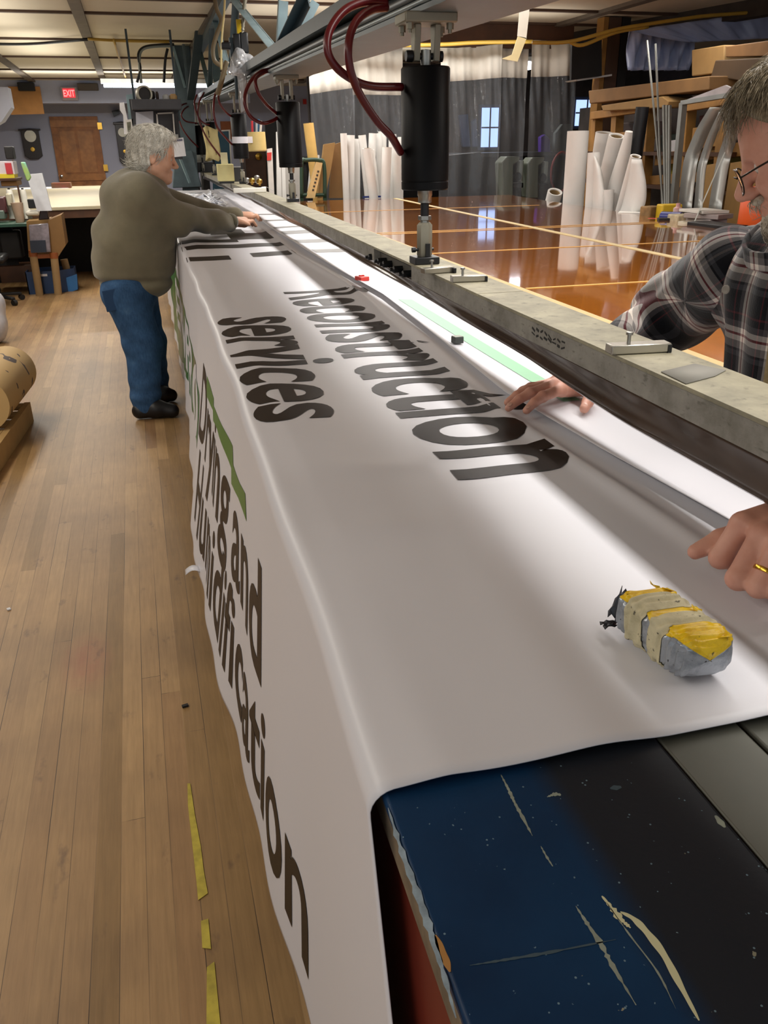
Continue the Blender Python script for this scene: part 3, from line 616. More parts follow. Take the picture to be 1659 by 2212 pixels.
# ------------------------------------------------------------------ overhead truss
def bluesteel(name, c, r=.45): return mat(name, c, r, .15, var=.14, vscale=8)
M_BLUEST = bluesteel('blue_grey_steel', '#56666d'); M_BLUELT = bluesteel('pale_blue_steel', '#7d949b'); M_BLUEDK = bluesteel('dark_blue_steel', '#2f3d44')
tr = thing('overhead_truss', 'long blue grey steel truss carrying the row of air cylinders', 'truss', (.745, 2.25, 1.764), fr='M')
def zc(s): return 1.739 + .027 * s
def chord(name, w0, w1, z0, z1, m, s0=-1.0, s1=13.2):
    mb = MB('M'); G = [[(w0 + .006 * s, s, zc(s) + z0), (w0 + .006 * s, s, zc(s) + z1), (w1 + .006 * s, s, zc(s) + z1), (w1 + .006 * s, s, zc(s) + z0)] for s in np.linspace(s0, s1, 20)]
    mb.grid(G, closed=True); mb.f += [(0, 1, 2, 3), (79, 78, 77, 76)]; mb.mi += [0, 0]; mb.build(name, m, tr, ang=30)
chord('lower_flange', .655, .905, .0, .012, mat('grey_flange', '#59656a', .45, .15, var=.12)); chord('web', .76, .80, .012, .08, M_BLUEDK); chord('upper_channel', .645, .89, .078, .118, M_BLUEST); chord('channel_lip', .640, .648, .074, .124, M_BLUEDK)
MB('M').tube([(.688 + .006 * s, s, zc(s) + .046) for s in np.linspace(-1, 13.2, 18)], .022, 12).build('air_pipe', mat('dark_pipe', '#3a3f42', .35, .5), tr, ang=180)
MB('M').tube([(.658 + .006 * s, s, zc(s) + .0205) for s in np.linspace(-1, 13.2, 18)], .007, 8).build('conduit', mat('pale_conduit', '#98a6ab', .35, .5), tr, ang=180)
def brace(p, q, wx=.05, m=M_BLUELT): 
    mb = MB('M'); mb.bar(p, q, wx, .006); d = Vector(q) - Vector(p); mb.bar(Vector(p) + Vector((wx / 2, 0, -wx / 2 + .003)), Vector(q) + Vector((wx / 2, 0, -wx / 2 + .003)), .006, wx); mb.build('brace', m, tr, smooth=False)
nd = (.75, 5.3, zc(5.3) + .12)
brace(nd, ats(500, -6, 6.8), .055, M_BLUELT); brace(nd, ats(603, -8, 5.3), .05, M_BLUELT); brace(nd, ats(655, -8, 4.9), .055, M_BLUEDK); brace((.80, 5.32, zc(5.3) + .12), ats(672, -6, 5.3), .05, M_BLUELT)
for s_ in (2.3, 8.3, 11.2):
    n_ = (.75, s_, zc(s_) + .12); brace(n_, (.75, s_ + 1.3, 2.72), .05, M_BLUELT); brace(n_, (.75, s_ - 1.3, 2.72), .05, M_BLUEST)
MB('M').b2((.72, -1, 2.66), (.80, 13.2, 2.74)).build('upper_chord', M_BLUEST, tr, smooth=False)
# end frame at the far end
ef = thing('end_post', 'blue grey steel post with flared foot beside the older man', 'post', tuple(ats(400, 398, 12.6)), fr='M')
pbse = ats(403, 396, 12.6); ptop = ats(393, 95, 12.6)
MB('M').bar((pbse[0], 12.6, .0), (ptop[0], 12.6, ptop[2] + .1), .22, .12, up=(0, 1, 0)).build('column', M_BLUEST, ef, bevel=.01)
fb = MB('M'); zb_ = pbse[2]
fb.prism([(pbse[0] - .2, 12.45, zb_ - .05), (pbse[0] + .2, 12.45, zb_ - .05), (pbse[0] + .11, 12.45, zb_ + .42), (pbse[0] - .11, 12.45, zb_ + .42)], (0, .3, 0)); fb.build('flared_foot', M_BLUEST, ef, bevel=.01)
MB('M').bar(ats(368, 92, 12.5), ats(445, -6, 10.6), .13, .03).build('arm', M_BLUEDK, ef, smooth=False)
MB('M').bar(ats(398, 90, 12.5), ats(425, -6, 10.8), .3, .02).build('gusset', M_BLUEST, ef, smooth=False)
for (p, q, wx, m) in (((440, -6, 10.5), (412, 214, 12.4), .10, M_BLUEDK), ((447, -6, 10.5), (470, 175, 11.8), .10, M_BLUELT), ((392, 60, 12.4), (408, 208, 12.4), .09, M_BLUEST), ((372, 95, 12.5), (400, 190, 12.5), .05, M_BLUELT), ((384, 330, 12.3), (410, 395, 12.35), .03, M_BLUELT), ((378, 58, 12.0), (430, 0, 10.9), .03, mat('steel_edge', '#9aa7a8', .4, .4))):
    MB('M').bar(ats(*p), ats(*q), wx, .03).build('strut', m, ef, smooth=False)
# ------------------------------------------------------------------ hanging things by the truss
ho = MB('M').tube(spline([ats(u, v, 7.5) for u, v in ((463, -8), (468, 20), (478, 45), (468, 75), (460, 105), (463, 130), (476, 142))], 8), .017, 10).build('tan_hose', mat('tan_hose', '#6d5f45', .5), ang=180); tag(ho, 'tan air hose looping down in front of the pale blue brace', 'hose')
ho = MB('M').tube(spline([ats(u, v, 7.5) for u, v in ((490, 132), (480, 170), (470, 205))], 8), .02, 10).build('tan_hose', MATS['tan_hose'], ang=180); tag(ho, 'short tan hose reaching down to the third cylinder', 'hose')
co = MB('M').tube(spline([ats(u, v, 7.2) for u, v in ((486, -8), (484, 30), (480, 70), (478, 110), (478, 150))], 8), .008, 8).build('cream_rope', mat('cream_cord', '#cdbd86', .6), ang=180); tag(co, 'thin cream rope hanging beside the tan hose', 'rope')
rg = thing('air_regulator', 'black air regulator with yellow handle wrapped in clear plastic', 'regulator', tuple(ats(518, 120, 6.4)), fr='M')
def pbx(mb, u0, v0, u1, v1, s, dep): a_ = ats(u0, v1, s); b_ = ats(u1, v0, s); mb.b2((a_[0], s - dep / 2, a_[2]), (b_[0], s + dep / 2, b_[2])); return mb
MB('M').tube(spline([ats(u, v, 6.4) for u, v in ((530, -6), (526, 30), (524, 60), (522, 82))], 6), [.011 + .004 * (i % 2) for i in range(19)], 10).build('flexible_pipe', M_DIRTY, rg)
pbx(MB('M'), 512, 42, 520, 73, 6.4, .02).build('handle', mat('yellow_plastic', '#d8b512', .4), rg, bevel=.003)
pbx(MB('M'), 506, 74, 517, 122, 6.38, .06).build('body', M_BLACK, rg, bevel=.006); pbx(MB('M'), 519, 70, 534, 116, 6.42, .07).build('filter_bowl', M_BLACK, rg, bevel=.01)
pbx(MB('M'), 479, 92, 498, 107, 6.38, .06).build('gauge', M_BLACK, rg, bevel=.008); pbx(MB('M'), 498, 82, 507, 128, 6.39, .04).build('bracket', M_BLUEDK, rg)
MB('M').tube([ats(507, 118, 6.4), ats(512, 215, 6.4)], .011, 8).build('stem', M_BLUEDK, rg)
wr = MB('M'); c0 = ats(524, 135, 6.35)
def clear(name, tint='#ffffff', rough=.06, fac=.8):
    t = NT(name); tr_ = t.n('ShaderNodeBsdfTransparent'); tr_.inputs[0].default_value = lin(tint); gl = t.n('ShaderNodeBsdfGlossy'); gl.inputs['Roughness'].default_value = rough
    df = t.n('ShaderNodeBsdfDiffuse'); df.inputs[0].default_value = (.8, .82, .86, 1); fr = t.n('ShaderNodeFresnel'); fr.inputs['IOR'].default_value = 1.45
    m1 = t.n('ShaderNodeMixShader'); m1.inputs[0].default_value = fac; t.l(df.outputs[0], m1.inputs[1]); t.l(tr_.outputs[0], m1.inputs[2])
    m2 = t.n('ShaderNodeMixShader'); t.l(fr.outputs[0], m2.inputs[0]); t.l(m1.outputs[0], m2.inputs[1]); t.l(gl.outputs[0], m2.inputs[2]); t.l(m2.outputs[0], t.out.inputs[0])
    v = t.coord('Object'); b = t.n('ShaderNodeBump'); b.inputs['Strength'].default_value = .5; b.inputs['Distance'].default_value = .03; t.l(t.noise(t.coord('Object', (3, 3, .7)), 4, 3), b.inputs['Height'])
    for q in (gl, fr): t.l(b.outputs[0], q.inputs['Normal'])
    return t.m
M_CLEAR = clear('clear_wrap', fac=.62)
def crumple(V):
    return .028 * vnoise(V, 38, 41) + .016 * np.abs(vnoise(V, 80, 42)) - .01
blob('plastic_wrap', [('ell', c0, (.085, .07, .085), None, .02), ('ell', c0 + np.array((-.05, 0, -.05)), (.06, .04, .035), None, .02)], .012, M_CLEAR, rg, disp=crumple, fr='M').data.set_sharp_from_angle(angle=.25)
G = [[(c0[0] - .01 + .035 * math.cos(a) * (1 - .04 * i), 6.36 + .035 * math.sin(a), c0[2] - .03 - .045 * i + .01 * math.sin(3 * a)) for a in np.linspace(0, 6.283, 13)] for i in range(7)]
MB('M').grid(G).build('plastic_wrap', M_CLEAR, rg, ang=10)
# ------------------------------------------------------------------ small things on the banner and bar
p = atm(782, 602, 1.016); r_ = thing('red_magnet', 'small red block magnet lying on the white vinyl sheet', 'magnet', (p[0], p[1], 1.01), fr='M')
MB('M').box((p[0], p[1], 1.0175), (.040, .05, .016), (0, 0, .3)).build('block', mat('red_plastic', '#c4342c', .4), r_, bevel=.002); MB('M').box((p[0], p[1] + .006, 1.0275), (.02, .012, .005), (0, 0, .3)).build('raised_tab', MATS['red_plastic'], r_, bevel=.001)
p = atm(988, 735, 1.016); r_ = thing('black_magnet', 'small dark grey block magnet beside the pale green stripe', 'magnet', (p[0], p[1], 1.01), fr='M')
MB('M').box((p[0], p[1], 1.0175), (.027, .024, .018), (0, 0, .15)).build('block', mat('dark_grey_block', '#3a3c3a', .5), r_, bevel=.0015); MB('M').box((p[0], p[1], 1.0272), (.025, .022, .001), (0, 0, .15)).build('top_face', mat('grey_top', '#8d9088', .4, .3), r_)
def barthing(name, label, cat, u, v, s_hint, build):
    p = atm(u, v, 1.2); t = thing(name, label, cat, (p[0], p[1], 1.2005), fr='M'); build(t, p[0], p[1]); return t
def cube_b(t, w, s): 
    MB('M').b2((w - .075, s - .075, 1.2195), (w + .075, s + .075, 1.37)).build('block', mat('cream_block', '#cfc58c', .6), t, bevel=.006); MB('M').b2((w - .07, s - .07, 1.2005), (w + .07, s + .07, 1.2195)).build('base', M_BLACK, t); MB('M').b2((w - .03, s - .03, 1.37), (w + .03, s + .03, 1.47)).build('stem', mat('cream_label', '#dcd6b0', .6), t)
barthing('weight_block', 'cream block with black base standing on the far press bar', 'weight', 489, 396, 8, cube_b)
def dark_b(t, w, s): MB('M').b2((w - .06, s - .06, 1.2005), (w + .06, s + .06, 1.33)).build('box_body', mat('dark_box', '#2b2a2c', .5), t, bevel=.004); MB('M').b2((w - .062, s - .062, 1.33), (w + .062, s + .062, 1.337)).build('rim', mat('grey_rim', '#8c8c8c', .5), t)
barthing('metal_box', 'dark grey box just behind the cream block on the press bar', 'box', 512, 392, 8, dark_b)
barthing('metal_box', 'black box on the press bar beside the fourth cylinder', 'box', 445, 372, 11, lambda t, w, s: (MB('M').b2((w - .14, s - .08, 1.2005), (w + .14, s + .08, 1.33)).build('box_body', M_BLACK, t, bevel=.006), MB('M').b2((w - .13, s - .07, 1.33), (w + .13, s + .07, 1.336)).build('rim', MATS['grey_rim'], t)))
p = atm(540, 413, 1.21); tag(MB('M').box((p[0], p[1], 1.217), (.24, .05, .032)).build('white_bar', mat('white_plastic', '#e6e4da', .5), bevel=.004), 'flat white plastic bar lying across the press bar', 'bar')
p = atm(572, 412, 1.205); tag(MB('M').grid([[(p[0] - .06 + .12 * i / 5, p[1] - .05 + .1 * j / 3, 1.203 + .03 * math.sin(i / 5 * 3.1)) for j in range(4)] for i in range(6)]).build('paper_scrap', mat('white_paper', '#e8e7e2', .8), solid=.001), 'curled white paper scrap beside the white bar', 'paper')
for i, (u, v, m) in enumerate(((534, 398, M_STEEL), (545, 399, M_BRASS), (556, 398, M_STEEL), (561, 401, M_BRASS))):
    p = atm(u, v, 1.2); t = thing('valve_knob', ('steel fitting nearest the third cylinder foot', 'round brass fitting between the two steel ones', 'taller steel fitting right of the brass one', 'small brass fitting at the right end of the row')[i], 'fitting', (p[0], p[1], 1.2), 'fittings on the press bar', 'M')
    MB('M').lathe([(.012, 0), (.012, .012), (.026, .02), (.026, .045 + .02 * (i == 2)), (.015, .055 + .02 * (i == 2)), (0, .058 + .02 * (i == 2))], (p[0], p[1], 1.2005), (0, 0, 1), 14).build('cap', m, t)
# taped weight
tw_ = thing('taped_weight', 'small weight wrapped in yellow, silver and cream tape on the banner', 'weight', (.56, .63, 1.0), fr='M')
# ------------------------------------------------------------------ the taped weight
def weight():
    A, Bq, Cq = atm(1322, 1352, 1.006), atm(1466, 1474, 1.006), atm(1580, 1458, 1.006)
    A, Bq, Cq = A[:2], Bq[:2], Cq[:2]; L = Bq - A; Wd = Cq - Bq; hgt = .048; cen = (A + Cq) / 2; e1 = L / np.linalg.norm(L); e2 = Wd / np.linalg.norm(Wd); la, wa = np.linalg.norm(L) / 2 * 1.04, np.linalg.norm(Wd) / 2 * 1.08
    tw_.location = MW((cen[0], cen[1], 1.004)); nl, na = 110, 90; G = []; ls = np.linspace(-1, 1, nl)
    for l in ls:
        end = (1 - abs(l) ** 9) ** .33; row = []
        for j in range(na):
            a = 2 * math.pi * j / na; c_, s_ = math.cos(a), math.sin(a); ex = .42
            x = math.copysign(abs(c_) ** ex, c_) * wa * (.9 + .1 * end) * max(end, .02); z = math.copysign(abs(s_) ** ex, s_) * hgt / 2 * (.88 + .12 * end) * max(end, .02)
            n_ = .0006 * math.sin(23 * l + 5 * a) + .0007 * math.sin(9 * a - 11 * l) + .0012 * math.sin(7 * l * l * 6 + 3 * a)
            x += n_ * c_ * 1.2; z += n_ * s_
            p = cen + e1 * la * l + e2 * x; row.append((p[0], p[1], 1.004 + max(z + hgt / 2, .0004) + .001))
        G.append(row)
    G = np.array(G); yb = [(.0, .20), (.46, .54), (.74, 1.0)]; cb = [(.20, .46), (.54, .74)]
    parts = {k: MB('M') for k in ('silver', 'yellow', 'cream0', 'cream1')}; bucket = {k: [] for k in parts}
    for i in range(nl - 1):
        t = (ls[i] + 1) / 2
        for j in range(na):
            a = 2 * math.pi * (j + .5) / na; w_ = .02 * math.sin(a + .6) + .006 * math.sin(4 * a + 1)
            top = math.sin(a) > (.60 + .10 * math.sin(9 * t + 2 * math.cos(a)) + .05 * math.sin(31 * t))
            k = 'silver'
            for m, (c0, c1) in enumerate(cb):
                if c0 < t + w_ < c1: k = 'cream%d' % m
            if k == 'silver' and top: k = 'yellow'
            bucket[k].append((i, j))
    def emit(k, lift):
        ids = {}; V = []; Fc = []
        def vid(i, j):
            j %= na
            if (i, j) not in ids:
                p = G[i, j].copy(); c3 = np.array((cen[0], cen[1], 1.004 + hgt / 2)); d = p - c3; d -= np.array((*e1, 0)) * (d @ np.array((*e1, 0))); d /= np.linalg.norm(d) + 1e-9; ids[(i, j)] = len(V); V.append(p + d * lift)
            return ids[(i, j)]
        for i, j in bucket[k]: Fc.append((vid(i, j), vid(i, j + 1), vid(i + 1, j + 1), vid(i + 1, j)))
        mb = MB('M'); mb.add(V, Fc); return mb
    def crinkle(name, col, rough, metal, c2):
        t = NT(name); v = t.coord('Object'); n_ = t.noise(v, 55, 5, .7); n2 = t.noise(v, 130, 3); c = t.ramp(n_, [(.3, c2), (.55, col)]); c = t.mix(t.ramp(n2, [(.66, (0, 0, 0, 1)), (.7, (.85, .85, .85, 1))]), c, '#2a2824'); t.base(c); t.set(Roughness=rough, Metallic=metal); t.bump(n_, .5, .002); return t.m
    my = crinkle('yellow_tape', '#f0c81e', .32, 0, '#cfa413')
    emit('silver', 0).build('silver_tape', crinkle('silver_tape', '#a9aeb5', .3, .5, '#7d838b'), tw_, ang=50)
    emit('yellow', .0006).build('yellow_tape', my, tw_, ang=50, solid=.0006)
    mc = crinkle('masking_tape', '#c9bf9e', .7, 0, '#b0a684')
    for k in ('cream0', 'cream1'): emit(k, .0012).build('masking_tape_band', mc, tw_, ang=50, solid=.0006)
    for (t, x, h, ro) in ((.04, .55, .007, .3), (.12, .8, .006, 1.2), (.51, .85, .006, .2), (.93, .6, .003, 2.0)):
        p = cen + e1 * la * (2 * t - 1) + e2 * wa * x; b = np.array((p[0], p[1], 1.004 + hgt * .97)); q = [b + np.array((.009 * math.cos(ro + k) * (1 if k else .6), .007 * math.sin(ro + k), h * (k in (2, 3)))) for k in (0, 1.3, 2, 3, 4.4)]
        fl = MB('M'); fl.add(q, [(0, 1, 2, 3, 4)]); fl.build('torn_flap', my, tw_, solid=.0006)
    b = np.array((*(A + e2 * .012 - e1 * .004), 1.012)); mb = MB('M'); G = [[b + np.array((.014 * (i / 6 - .5) + .003 * math.sin(5 * j), .022 * (j / 7 - .4), .030 * (i / 6) + .004 * math.sin(3 * j + 2 * i))) for j in range(8)] for i in range(7)]; mb.grid(G).build('loose_dark_tape', mat('dark_tape', '#3a3d44', .35, .3), tw_, solid=.0006, ang=20)
    b = np.array((*A, 1.0055)); mb = MB('M'); G = [[b + np.array((-.012 + .004 * i + .002 * math.sin(4 * j), -.006 + .003 * j, .0015 + .004 * abs(math.sin(2 * i + j)))) for j in range(5)] for i in range(5)]; mb.grid(G).build('black_tape_end', mat('black_tape', '#17171a', .4), tw_, solid=.0008, ang=20)
weight()
# ------------------------------------------------------------------ people
def skin(name, c, c2):
    t = NT(name); v = t.coord('Object'); n_ = t.noise(v, 28, 4); t.base(t.ramp(n_, [(.3, c), (.7, c2)])); t.b.inputs['Roughness'].default_value = .52
    t.b.inputs['Subsurface Weight'].default_value = .08; t.b.inputs['Subsurface Radius'].default_value = (.012, .005, .003); t.b.inputs['Subsurface Scale'].default_value = .5
    t.bump(t.noise(v, 240, 3), .15, .001); return t.m
def frame(f, u):
    f = np.array(f, float); f /= np.linalg.norm(f); u = np.array(u, float); u -= f * u.dot(f); u /= np.linalg.norm(u); return np.stack([f, u, np.cross(f, u)], 1)
def headprims(c, A, k, ears=(1, -1)):
    c = np.array(c); X = lambda *p: c + A @ (np.array(p) * k)
    E = lambda p, r, s=.02, t='ell': (t, X(*p), tuple(q * k for q in r), A, s * k)
    K = lambda p, q, r1, r2, s=.015, t='cap': (t, X(*p), X(*q), r1 * k, r2 * k, s * k)
    P = [E((-.012, .034, 0), (.098, .088, .076)), E((.035, -.035, 0), (.058, .085, .058), .03), E((.05, .038, 0), (.045, .052, .06), .03)]
    for q in (-1, 1): P += [K((.0, -.062, q * .048), (.07, -.1, q * .014), .026, .02, .03), E((.062, -.03, q * .040), (.030, .028, .022), .025)]
    P += [E((.079, -.104, 0), (.02, .018, .022), .025), K((.086, .014, -.032), (.086, .014, .032), .011, .011, .018)]
    P += [E((.095, -.006, q * .031), (.015, .011, .018), .014, '-ell') for q in (-1, 1)] + [K((.078, .002, q * .02), (.076, -.002, q * .045), .008, .007, .008) for q in (-1, 1)]
    P += [K((.093, .006, 0), (.118, -.034, 0), .0085, .0125, .012)] + [E((.106, -.040, q * .0115), (.012, .009, .009), .008) for q in (-1, 1)]
    P += [K((.094, -.064, -.017), (.094, -.064, .017), .0075, .0075, .006), K((.092, -.077, -.014), (.092, -.077, .014), .0085, .0085, .006), K((.106, -.0705, -.022), (.106, -.0705, .022), .0028, .0028, .004, '-cap')]
    for q in ears: P += [E((-.010, -.012, q * .078), (.020, .034, .010), .008), E((-.004, -.010, q * .090), (.010, .018, .008), .006, '-ell')]
    return P, X
def strands(name, V, D, m, parent, r=.0012, seg=5, fr=None):
    # V roots, D(list of offsets along each strand): tapered three-sided hairs
    mb = MB(fr); n = len(V)
    for i in range(n):
        P = [V[i] + d for d in D[i]]; k = len(P); mb.tube(P, [r * (1 - .85 * j / (k - 1)) for j in range(k)], 3, cap=False)
    return mb.build(name, m, parent, ang=180)
def hairmat(name, c1, c2, c3):
    t = NT(name); v = t.coord('Object'); n_ = t.noise(v, 40, 3); n2 = t.noise(v, 150, 2); t.base(t.mix(.5, t.ramp(n_, [(.3, c1), (.5, c2), (.72, c3)]), t.ramp(n2, [(.35, c1), (.7, c3)]))); t.b.inputs['Roughness'].default_value = .5; return t.m
# ---- the older man in the olive sweatshirt
SK1 = skin('fair_skin', '#cf9a7c', '#dba98c')
mn = thing('person', 'grey haired man in olive sweatshirt and jeans leaning over the banner', 'person', tuple(at(335, 900, z=0)))
P_ = lambda u, v, y: at(u, v, y=y)
hk = 1.12; hc = P_(331, 335, 5.22); HA = frame((.965, .05, -.20), (.20, 0, .965))
hp, HX = headprims(hc, HA, hk)
hands = []
def hand_rest(wr, d, side, k=1.0, thumb=1):
    d = np.array(d, float); d /= np.linalg.norm(d); s = np.cross((0, 0, 1), d) * side; U = np.array((0, 0, 1.0)); o = [('cap', wr, wr + d * .085 * k, .026 * k, .03 * k, .01)]
    for i, (off, ln) in enumerate(((.030, .072), (.010, .08), (-.011, .074), (-.030, .058))):
        b = wr + d * .088 * k + s * off * k; o += [('cap', wr + d * .03 + s * off * .6, b, .017 * k, .0125 * k, .012), ('cap', b, b + d * ln * .5 * k + U * .010, .0115 * k, .0105 * k, .005), ('cap', b + d * ln * .5 * k + U * .010, b + d * ln * .8 * k - U * .016, .0105 * k, .0085 * k, .004)]
    b = wr + d * .03 * k + s * .03 * thumb; o += [('cap', wr + d * .01, b + d * .02 + s * .015, .02 * k, .014 * k, .012), ('cap', b + d * .02 + s * .015, b + d * .065 + s * .02 - U * .012, .013 * k, .010 * k, .005)]
    return o
wn, wf = P_(503, 478, 5.52), P_(513, 466, 5.74)
hn = hand_rest(wn + np.array((-.01, 0, 0)), (.9, .42, -.12), -1, 1.12) ; hf = hand_rest(wf + np.array((-.01, 0, 0)), (.95, .02, -.1), 1, 1.1)
bp = hp + [('cap', HX(-.035, -.06, 0), P_(305, 405, 5.22), .062, .075, .03)]
bp += [('cap', P_(305, 405, 5.22), P_(300, 440, 5.04), .07, .05, .03), ('cap', P_(305, 405, 5.22), P_(325, 432, 5.40), .07, .05, .03)]
bp += [('cap', P_(300, 440, 5.04), P_(388, 476, 5.15), .05, .04, .02), ('cap', P_(388, 476, 5.15), wn, .04, .03, .02), ('cap', P_(325, 432, 5.40), P_(430, 460, 5.62), .05, .04, .02), ('cap', P_(430, 460, 5.62), wf, .04, .03, .02)]
blob('body', bp + hn + hf, .0062, SK1, mn)
def sweat():
    return [('cap', P_(297, 440, 5.22), P_(288, 555, 5.22), .178, .222, .08), ('ell', P_(303, 440, 5.22), (.185, .225, .16), None, .05), ('ell', P_(292, 488, 5.22), (.212, .228, .17), None, .08), ('ell', P_(292, 535, 5.22), (.226, .225, .20), None, .08), ('ell', P_(280, 596, 5.22), (.195, .19, .10), None, .05), ('ell', P_(318, 600, 5.2), (.145, .17, .11), None, .05),
            ('cap', P_(300, 412, 5.10), P_(315, 412, 5.36), .085, .085, .06), ('cap', P_(310, 392, 5.22), P_(330, 402, 5.22), .075, .07, .04), ('ell', P_(268, 425, 5.22), (.12, .17, .12), None, .06),
            ('cap', P_(302, 428, 5.05), P_(385, 473, 5.13), .118, .088, .05), ('cap', P_(385, 473, 5.13), P_(497, 479, 5.50), .086, .056, .035), ('cap', P_(328, 430, 5.40), P_(430, 458, 5.62), .10, .07, .05), ('cap', P_(430, 458, 5.62), P_(508, 467, 5.73), .068, .048, .03)]
def knit(name, c, c2):
    t = NT(name); v = t.coord('Object'); n_ = t.noise(v, 7, 4); t.base(t.ramp(n_, [(.3, c), (.7, c2)])); t.b.inputs['Roughness'].default_value = .95; t.b.inputs['Specular IOR Level'].default_value = .15; t.b.inputs['Sheen Weight'].default_value = .3; t.bump(t.noise(v, 170, 3), .3, .003); return t.m
SW = knit('olive_knit', '#716b58', '#827b66')
def dsw(V):
    x = V[:, 0] - P_(440, 470, 5.4)[0]; fold = np.exp(-((V[:, 2] - 1.09) / .09) ** 2) * np.clip((V[:, 0] - .12) * 4, 0, 1)
    dg = (V[:, 0] * .8 + (V[:, 2] - 1.0) * .6); return .007 * vnoise(V, 13, 2) + .009 * vnoise(V, 30, 4) + .010 * np.sin(dg * 38 + 2.5 * vnoise(V, 9, 7)) * np.clip(vnoise(V, 7, 9) * 2 + .4, 0, 1) + fold * .012 * np.sin(V[:, 0] * 42 + V[:, 2] * 22) - .02 * np.exp(-((V[:, 2] - .80) / .02) ** 2)
so = blob('sweatshirt', sweat(), .011, SW, mn, disp=dsw)
for c_, e_, r_ in ((P_(494, 479, 5.49), wn, .050), (P_(505, 467, 5.725), wf + np.array((.005, 0, 0)), .047)): d_ = (e_ - c_) / np.linalg.norm(e_ - c_); MB().lathe([(r_ * .7, -.012), (r_, -.01), (r_ * 1.02, .02), (r_ * .92, .04), (r_ * .75, .042)], c_, d_, 20).build('cuff', MATS.setdefault('rib', MATS.get('rib') or knit('olive_rib', '#5b5646', '#6a6553')), mn, ang=180)
c_ = P_(318, 392, 5.22); MB().lathe([(.088, -.02), (.098, 0), (.09, .022), (.076, .024)], c_, (.42, 0, .9), 28).build('collar', knit('dark_rib', '#36352c', '#43413a'), mn, ang=180)
def denim():
    t = NT('blue_denim'); v = t.coord('Object'); n_ = t.noise(v, 9, 5, .6); n2 = t.noise(t.coord('Object', (1, 1, .15)), 190, 2); t.base(t.mix(.25, t.ramp(n_, [(.3, '#2a4361'), (.6, '#3d5f87'), (.8, '#5d7d9f')]), t.ramp(n2, [(.3, '#1b304d'), (.7, '#4f6f97')]))); t.b.inputs['Roughness'].default_value = .9; t.b.inputs['Specular IOR Level'].default_value = .15; t.bump(n2, .2, .002); return t.m
DN = denim()
jp = [('ell', P_(280, 628, 5.2), (.165, .185, .13), None, .05), ('cap', P_(272, 640, 5.11), P_(308, 742, 5.09), .128, .105, .06), ('cap', P_(308, 742, 5.09), P_(316, 868, 5.03), .104, .092, .05), ('cap', P_(296, 645, 5.32), P_(322, 740, 5.36), .125, .10, .06), ('cap', P_(322, 740, 5.36), P_(336, 838, 5.42), .098, .088, .05),
      ('-cap', np.array((-.25, 5.03, -.06)), np.array((.35, 5.03, -.06)), .11, .11, .02), ('-cap', np.array((-.25, 5.42, -.06)), np.array((.35, 5.42, -.06)), .11, .11, .02)]
blob('jeans', jp, .011, DN, mn, disp=lambda V: .007 * vnoise(V, 20, 5) + .005 * np.sin(V[:, 2] * 60 + 3 * vnoise(V, 12, 6)) * np.exp(-((V[:, 2] - .12) / .13) ** 2) + .004 * np.sin(V[:, 2] * 45 + V[:, 0] * 30) * np.exp(-((V[:, 2] - .45) / .1) ** 2))
pk = P_(246, 648, 5.0); MB().box((pk[0] + .0, 5.005, pk[2]), (.11, .006, .12), (.0, -.1, .25)).build('back_pocket', mat('denim_pocket', '#2a486e', .9), mn, bevel=.004)
SH = mat('black_leather', '#141316', .45, var=.2)
for (h, t) in (((302, 886), (372, 886)), ((334, 858), (369, 853))):
    a, b = at(h[0], h[1], z=.055), at(t[0], t[1], z=.045); a[2], b[2] = .05, .042; m_ = (a + b) / 2; m_[2] = .062
    blob('shoe', [('cap', a, m_, .048, .052, .03), ('cap', m_, b, .05, .042, .03), ('-cap', np.array((a[0] - .2, (a[1] + b[1]) / 2, -.5)), np.array((b[0] + .2, (a[1] + b[1]) / 2, -.5)), .505, .505, .004)], .007, SH, mn)
HR1 = hairmat('silver_hair', '#a09c92', '#c6c2b6', '#e6e2d6')
E = lambda p, r, s=.02, t='ell': (t, HX(*p), tuple(q * hk for q in r), HA, s * hk)
hh = [E((-.012, .045, 0), (.112, .095, .090)), E((-.055, -.035, 0), (.068, .085, .080), .03), E((.045, .085, 0), (.06, .045, .07), .03), E((-.02, -.02, .06), (.05, .055, .03), .02), E((-.02, -.02, -.06), (.05, .055, .03), .02), E((.128, -.012, 0), (.085, .115, .13), .012, '-ell'), E((.02, -.085, 0), (.06, .085, .13), .01, '-ell'), E((.012, -.025, .095), (.034, .05, .035), .01, '-ell'), E((.012, -.025, -.095), (.034, .05, .035), .01, '-ell')]
hv = nets(*sdf(hh, .007))[0]
blob('hair', hh, .006, HR1, mn, disp=lambda V: .006 * vnoise(V, 60, 8) + .004 * np.sin(V[:, 0] * 150 + 4 * vnoise(V, 25, 3)))
def flow(hv, c, A, k, n, ln, lift=.004, down=.8, back=.5, seed=3, jit=.35):
    r = np.random.default_rng(seed); I = r.choice(len(hv), n); V = hv[I]; out = []
    for p in V:
        l = A.T @ (p - c); nrm = A @ np.array((l[0] / .11 ** 2, (l[1] - .03 * k) / .1 ** 2, l[2] / .085 ** 2)); nrm /= np.linalg.norm(nrm)
        t = A @ np.array((-back, -down, .25 * np.sign(l[2]))) + r.normal(0, jit, 3); t -= nrm * t.dot(nrm) * .9; t /= np.linalg.norm(t); L = ln * r.uniform(.6, 1.3); w = r.normal(0, .12, 3)
        out.append([t * L * q + nrm * (lift * math.sin(q * 3) + .003) + w * L * q * q * .6 for q in (0, .25, .5, .75, 1)])
    return V, out
V_, D_ = flow(hv, hc, HA, hk, 1400, .05); strands('hair_strand_layer', V_, D_, HR1, mn, .0019)
